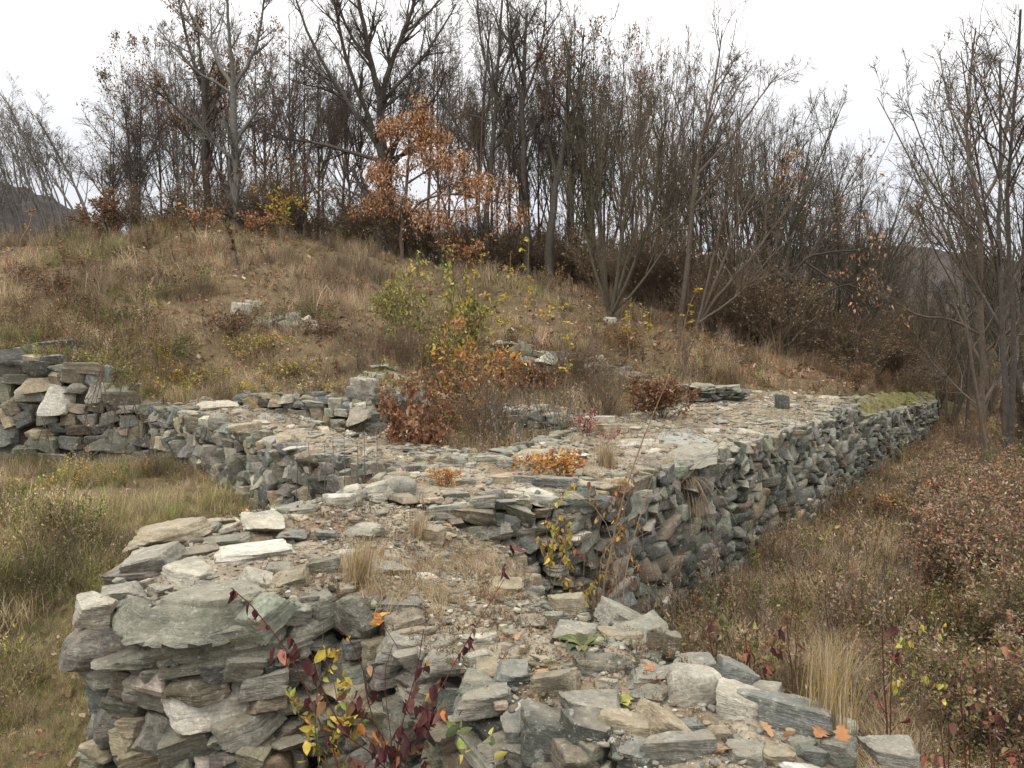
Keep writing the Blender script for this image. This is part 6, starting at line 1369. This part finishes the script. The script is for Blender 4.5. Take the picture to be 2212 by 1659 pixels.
# tall yellow-leaved shoots
for i, (Y, pts, lab) in enumerate([(20.5, [(1130, 800), (1138, 700), (1140, 600), (1142, 515)], 'tallest slender shoot strung with yellow leaves in the room'), (20.0, [(1080, 800), (1092, 700), (1100, 620), (1103, 545)], 'slender yellow-leaved shoot left of the tallest one'), (19.5, [(1050, 810), (1060, 740), (1085, 690), (1095, 640)], 'short yellow-leaved shoot at the left of the pair'), (19, [(1110, 860), (1120, 750), (1160, 690), (1215, 660)], 'arching shoot bearing a level row of yellow leaves'), (18.5, [(1220, 850), (1225, 780), (1228, 720), (1226, 690)], 'short upright shoot with yellow-orange leaves by the back wall'), (22, [(1040, 760), (1036, 660), (1034, 600), (1040, 545)], 'yellow-green shoot rising before the dark wood'), (24, [(1360, 760), (1355, 700), (1365, 660)], 'shoot with pale yellow leaves below the many-stemmed tree'), (24.5, [(1410, 770), (1400, 710), (1395, 665)], 'second pale yellow shoot right of the many-stemmed tree'), (25, [(1470, 740), (1490, 660), (1510, 620)], 'yellow-leaved twig near the leaning stems')]):
    px_plant('yellow_shoot', lab, 'shrub', Y, [(pts, 2.6, 1)], [(70, .10, {'yellow': 5, 'lime': 1}, .35, 1, 'flat')], 'tan', 50 + i, dY=.3, twig=(9, .4, .10, .05))
for i, (xd, y0, y1, Y) in enumerate([(665, 1075, 955, 11), (700, 1080, 960, 10.6), (718, 1085, 950, 10.4), (742, 1085, 940, 10.2), (770, 1080, 950, 10.0), (785, 1075, 930, 9.9), (640, 1060, 960, 11.4), (560, 1060, 985, 12.6), (812, 1040, 920, 9.7)]):
    px_plant('bare_shoot', 'thin bare shoot standing before the right part of the cross wall', 'shrub', Y, [([(xd, y0), (xd + 3, (y0 + y1) / 2), (xd + 1, y1)], 2.6, 1.2)], (), 'grey', 70 + i, dY=.1, twig=(3, .4, .15, .1), group='bare shoots before the cross wall')
px_plant('dead_sapling', 'crooked dark dead sapling on the crest below the grey forked trunk', 'tree', 28, [([(512, 575), (508, 540), (498, 510), (490, 480)], 6, 3)], [(160, .09, {'brown': 1}, .2, 1, 'any')], 'dark', 80, twig=(14, .3, .15, .1))
px_plant('dead_sapling', 'thin dark dead stem on the slope under the red-brown bushes', 'tree', 29, [([(322, 560), (320, 530), (316, 500)], 4, 2)], [(60, .09, {'brown': 1}, .2, 1, 'any')], 'dark', 81, twig=(10, .3, .2, .1))
px_plant('dead_sapling', 'pale bare stem leaning right at the far left of the crest', 'tree', 27, [([(42, 560), (45, 520), (62, 490), (70, 455)], 4, 2)], [(40, .1, {'yellow': 1, 'dun': 1}, .5, 1, 'any')], 'tan', 82, twig=(5, .4, .15, .1))
# trailing twigs over the tall retaining wall
for i, (x0, y0, x1, y1) in enumerate([(215, 790, 235, 960), (255, 820, 270, 980), (205, 800, 195, 940), (285, 850, 300, 1010), (90, 900, 110, 1010), (180, 880, 175, 1030)]):
    px_plant('trailing_twig', 'bare tangled twig trailing down the tall retaining wall at left', 'shrub', 15.35, [([(x0, y0), (x0 + 14, y0 * .6 + y1 * .4), (x1, y1)], 2, 1), ([(x0 + 10, y0 + 5), (x0 - 8, (y0 + y1) / 2), (x1 - 30, y1 - 10)], 2, 1)], [(12, .06, {'yellow': 1, 'brown': 2}, .2, 1, 'any')], 'brown', 90 + i, ground_base=False, twig=(7, .1, .3, -.05), group='twigs on the retaining wall', dY=.1)
# shrubs filling the ditch on the right
def ditch(n, x0, x1, y0, y1, keys, label, group, s=(.7, 1.1)):
    k = 0
    while k < n:
        xd, yd = rng.uniform(x0, x1), rng.uniform(y0, y1); p = atz(xd, yd, -3.5)
        if not pip(p[:1], p[1:2], REG_R)[0] or sdist(p[:1], p[1:2], WA)[0] > -.3: continue
        put_shrub(keys[rng.integers(len(keys))], p[0], p[1], rng.uniform(*s), 'dogwood_shrub', label, group, sz=rng.uniform(.85, 1.15)); k += 1
ditch(15, 2010, 2300, 1150, 1330, DG[1:2] + DG[:2] + DG[3:], 'reddish dogwood shrub in the thicket at the right edge, below the forked tree', 'reddish shrubs at the right edge')
ditch(10, 1960, 2330, 1080, 1190, DG, 'dun-leaved shrub of the ditch in front of the right-hand trees', 'shrubs before the right-hand trees')
ditch(8, 2030, 2140, 960, 1060, DG + TG, 'twiggy shrub in front of the far end of the mossy wall', 'shrubs before the mossy wall', (.45, .7))
ditch(12, 2110, 2420, 900, 1060, TG + DG[:1], 'tall twiggy bush among the trunks at the right edge', 'twiggy bushes at the right edge', (1.1, 1.6))
ditch(9, 2050, 2400, 1400, 1660, DG[1:], 'red and olive leaved shrub in the lower right corner', 'shrubs in the lower right corner', (.6, .95))
p = at(1980, 1000, 15.5); put_shrub(('orange', 0), p[0], 15.5, .8, 'rust_bush', 'rusty orange bush at the foot of the mossy wall', sz=.8)
p = at(1920, 1010, 15.8); put_shrub(('copper', 0), p[0], 15.8, .75, 'rust_bush', 'low copper bush at the foot of the mossy wall, left of the orange one', sz=.6)

# weeds rooted along the buried walls and on the stub
wall_cover('wall_weeds', 'withered weeds on the terrace wall', Fw, 700, FO + GR, (.12, .35), lambda x, y: x > -99, lambda x, y: mixpal(x, y, [(1, 'dun'), (1, 'straw'), (.6, 'olive'), (.3, 'yellow')]))
wall_cover('wall_weeds', 'withered weeds on the wall stub', Sw, 260, FO + GR, (.1, .28), lambda x, y: x > -99, lambda x, y: mixpal(x, y, [(1, 'dun'), (1, 'olive'), (.4, 'lime')]))
wall_cover('wall_weeds', 'withered weeds on the broken back wall', Gw, 900, FO + GR, (.12, .4), lambda x, y: x > -99, lambda x, y: mixpal(x, y, [(1, 'dun'), (1, 'brown'), (.5, 'olive')]))
wall_cover('wall_weeds', 'withered weeds on the inner wall', Iw, 700, FO + GR, (.1, .3), lambda x, y: x > -99, lambda x, y: mixpal(x, y, [(1, 'dun'), (1, 'straw'), (.5, 'olive')]))
wall_cover('wall_weeds', 'brambles and moss on the retaining wall', E_, 2200, FO + GR, (.12, .35), lambda x, y: x > -99, lambda x, y: mixpal(x, y, [(1, 'dun'), (1, 'olive'), (.5, 'brown'), (.4, 'lime')]))

# alike neighbours are told apart by their order along the row
ORD = ['first', 'second', 'third', 'fourth', 'fifth', 'sixth', 'seventh', 'eighth', 'ninth', 'tenth', 'eleventh', 'twelfth', 'thirteenth', 'fourteenth', 'fifteenth', 'sixteenth']
groups = {}
for o in COL.objects:
    if o.parent is None and o.get('group') and o.get('category') in ('tree', 'shrub'): groups.setdefault(o['group'], []).append(o)
for gname, mem in groups.items():
    if len(mem) > 16: continue
    mem.sort(key=lambda o: o.location.x / o.location.y)
    for i, o in enumerate(mem):
        noun = o.name.split('.')[0].replace('_', ' ')
        lab = '%s, %s from the left of the %s' % (noun, ORD[i], gname)
        o['label'] = lab if len(lab.replace('-', ' ').split()) <= 16 else lab.replace('brown leaved tree', 'brown tree').replace('many stemmed ', '')
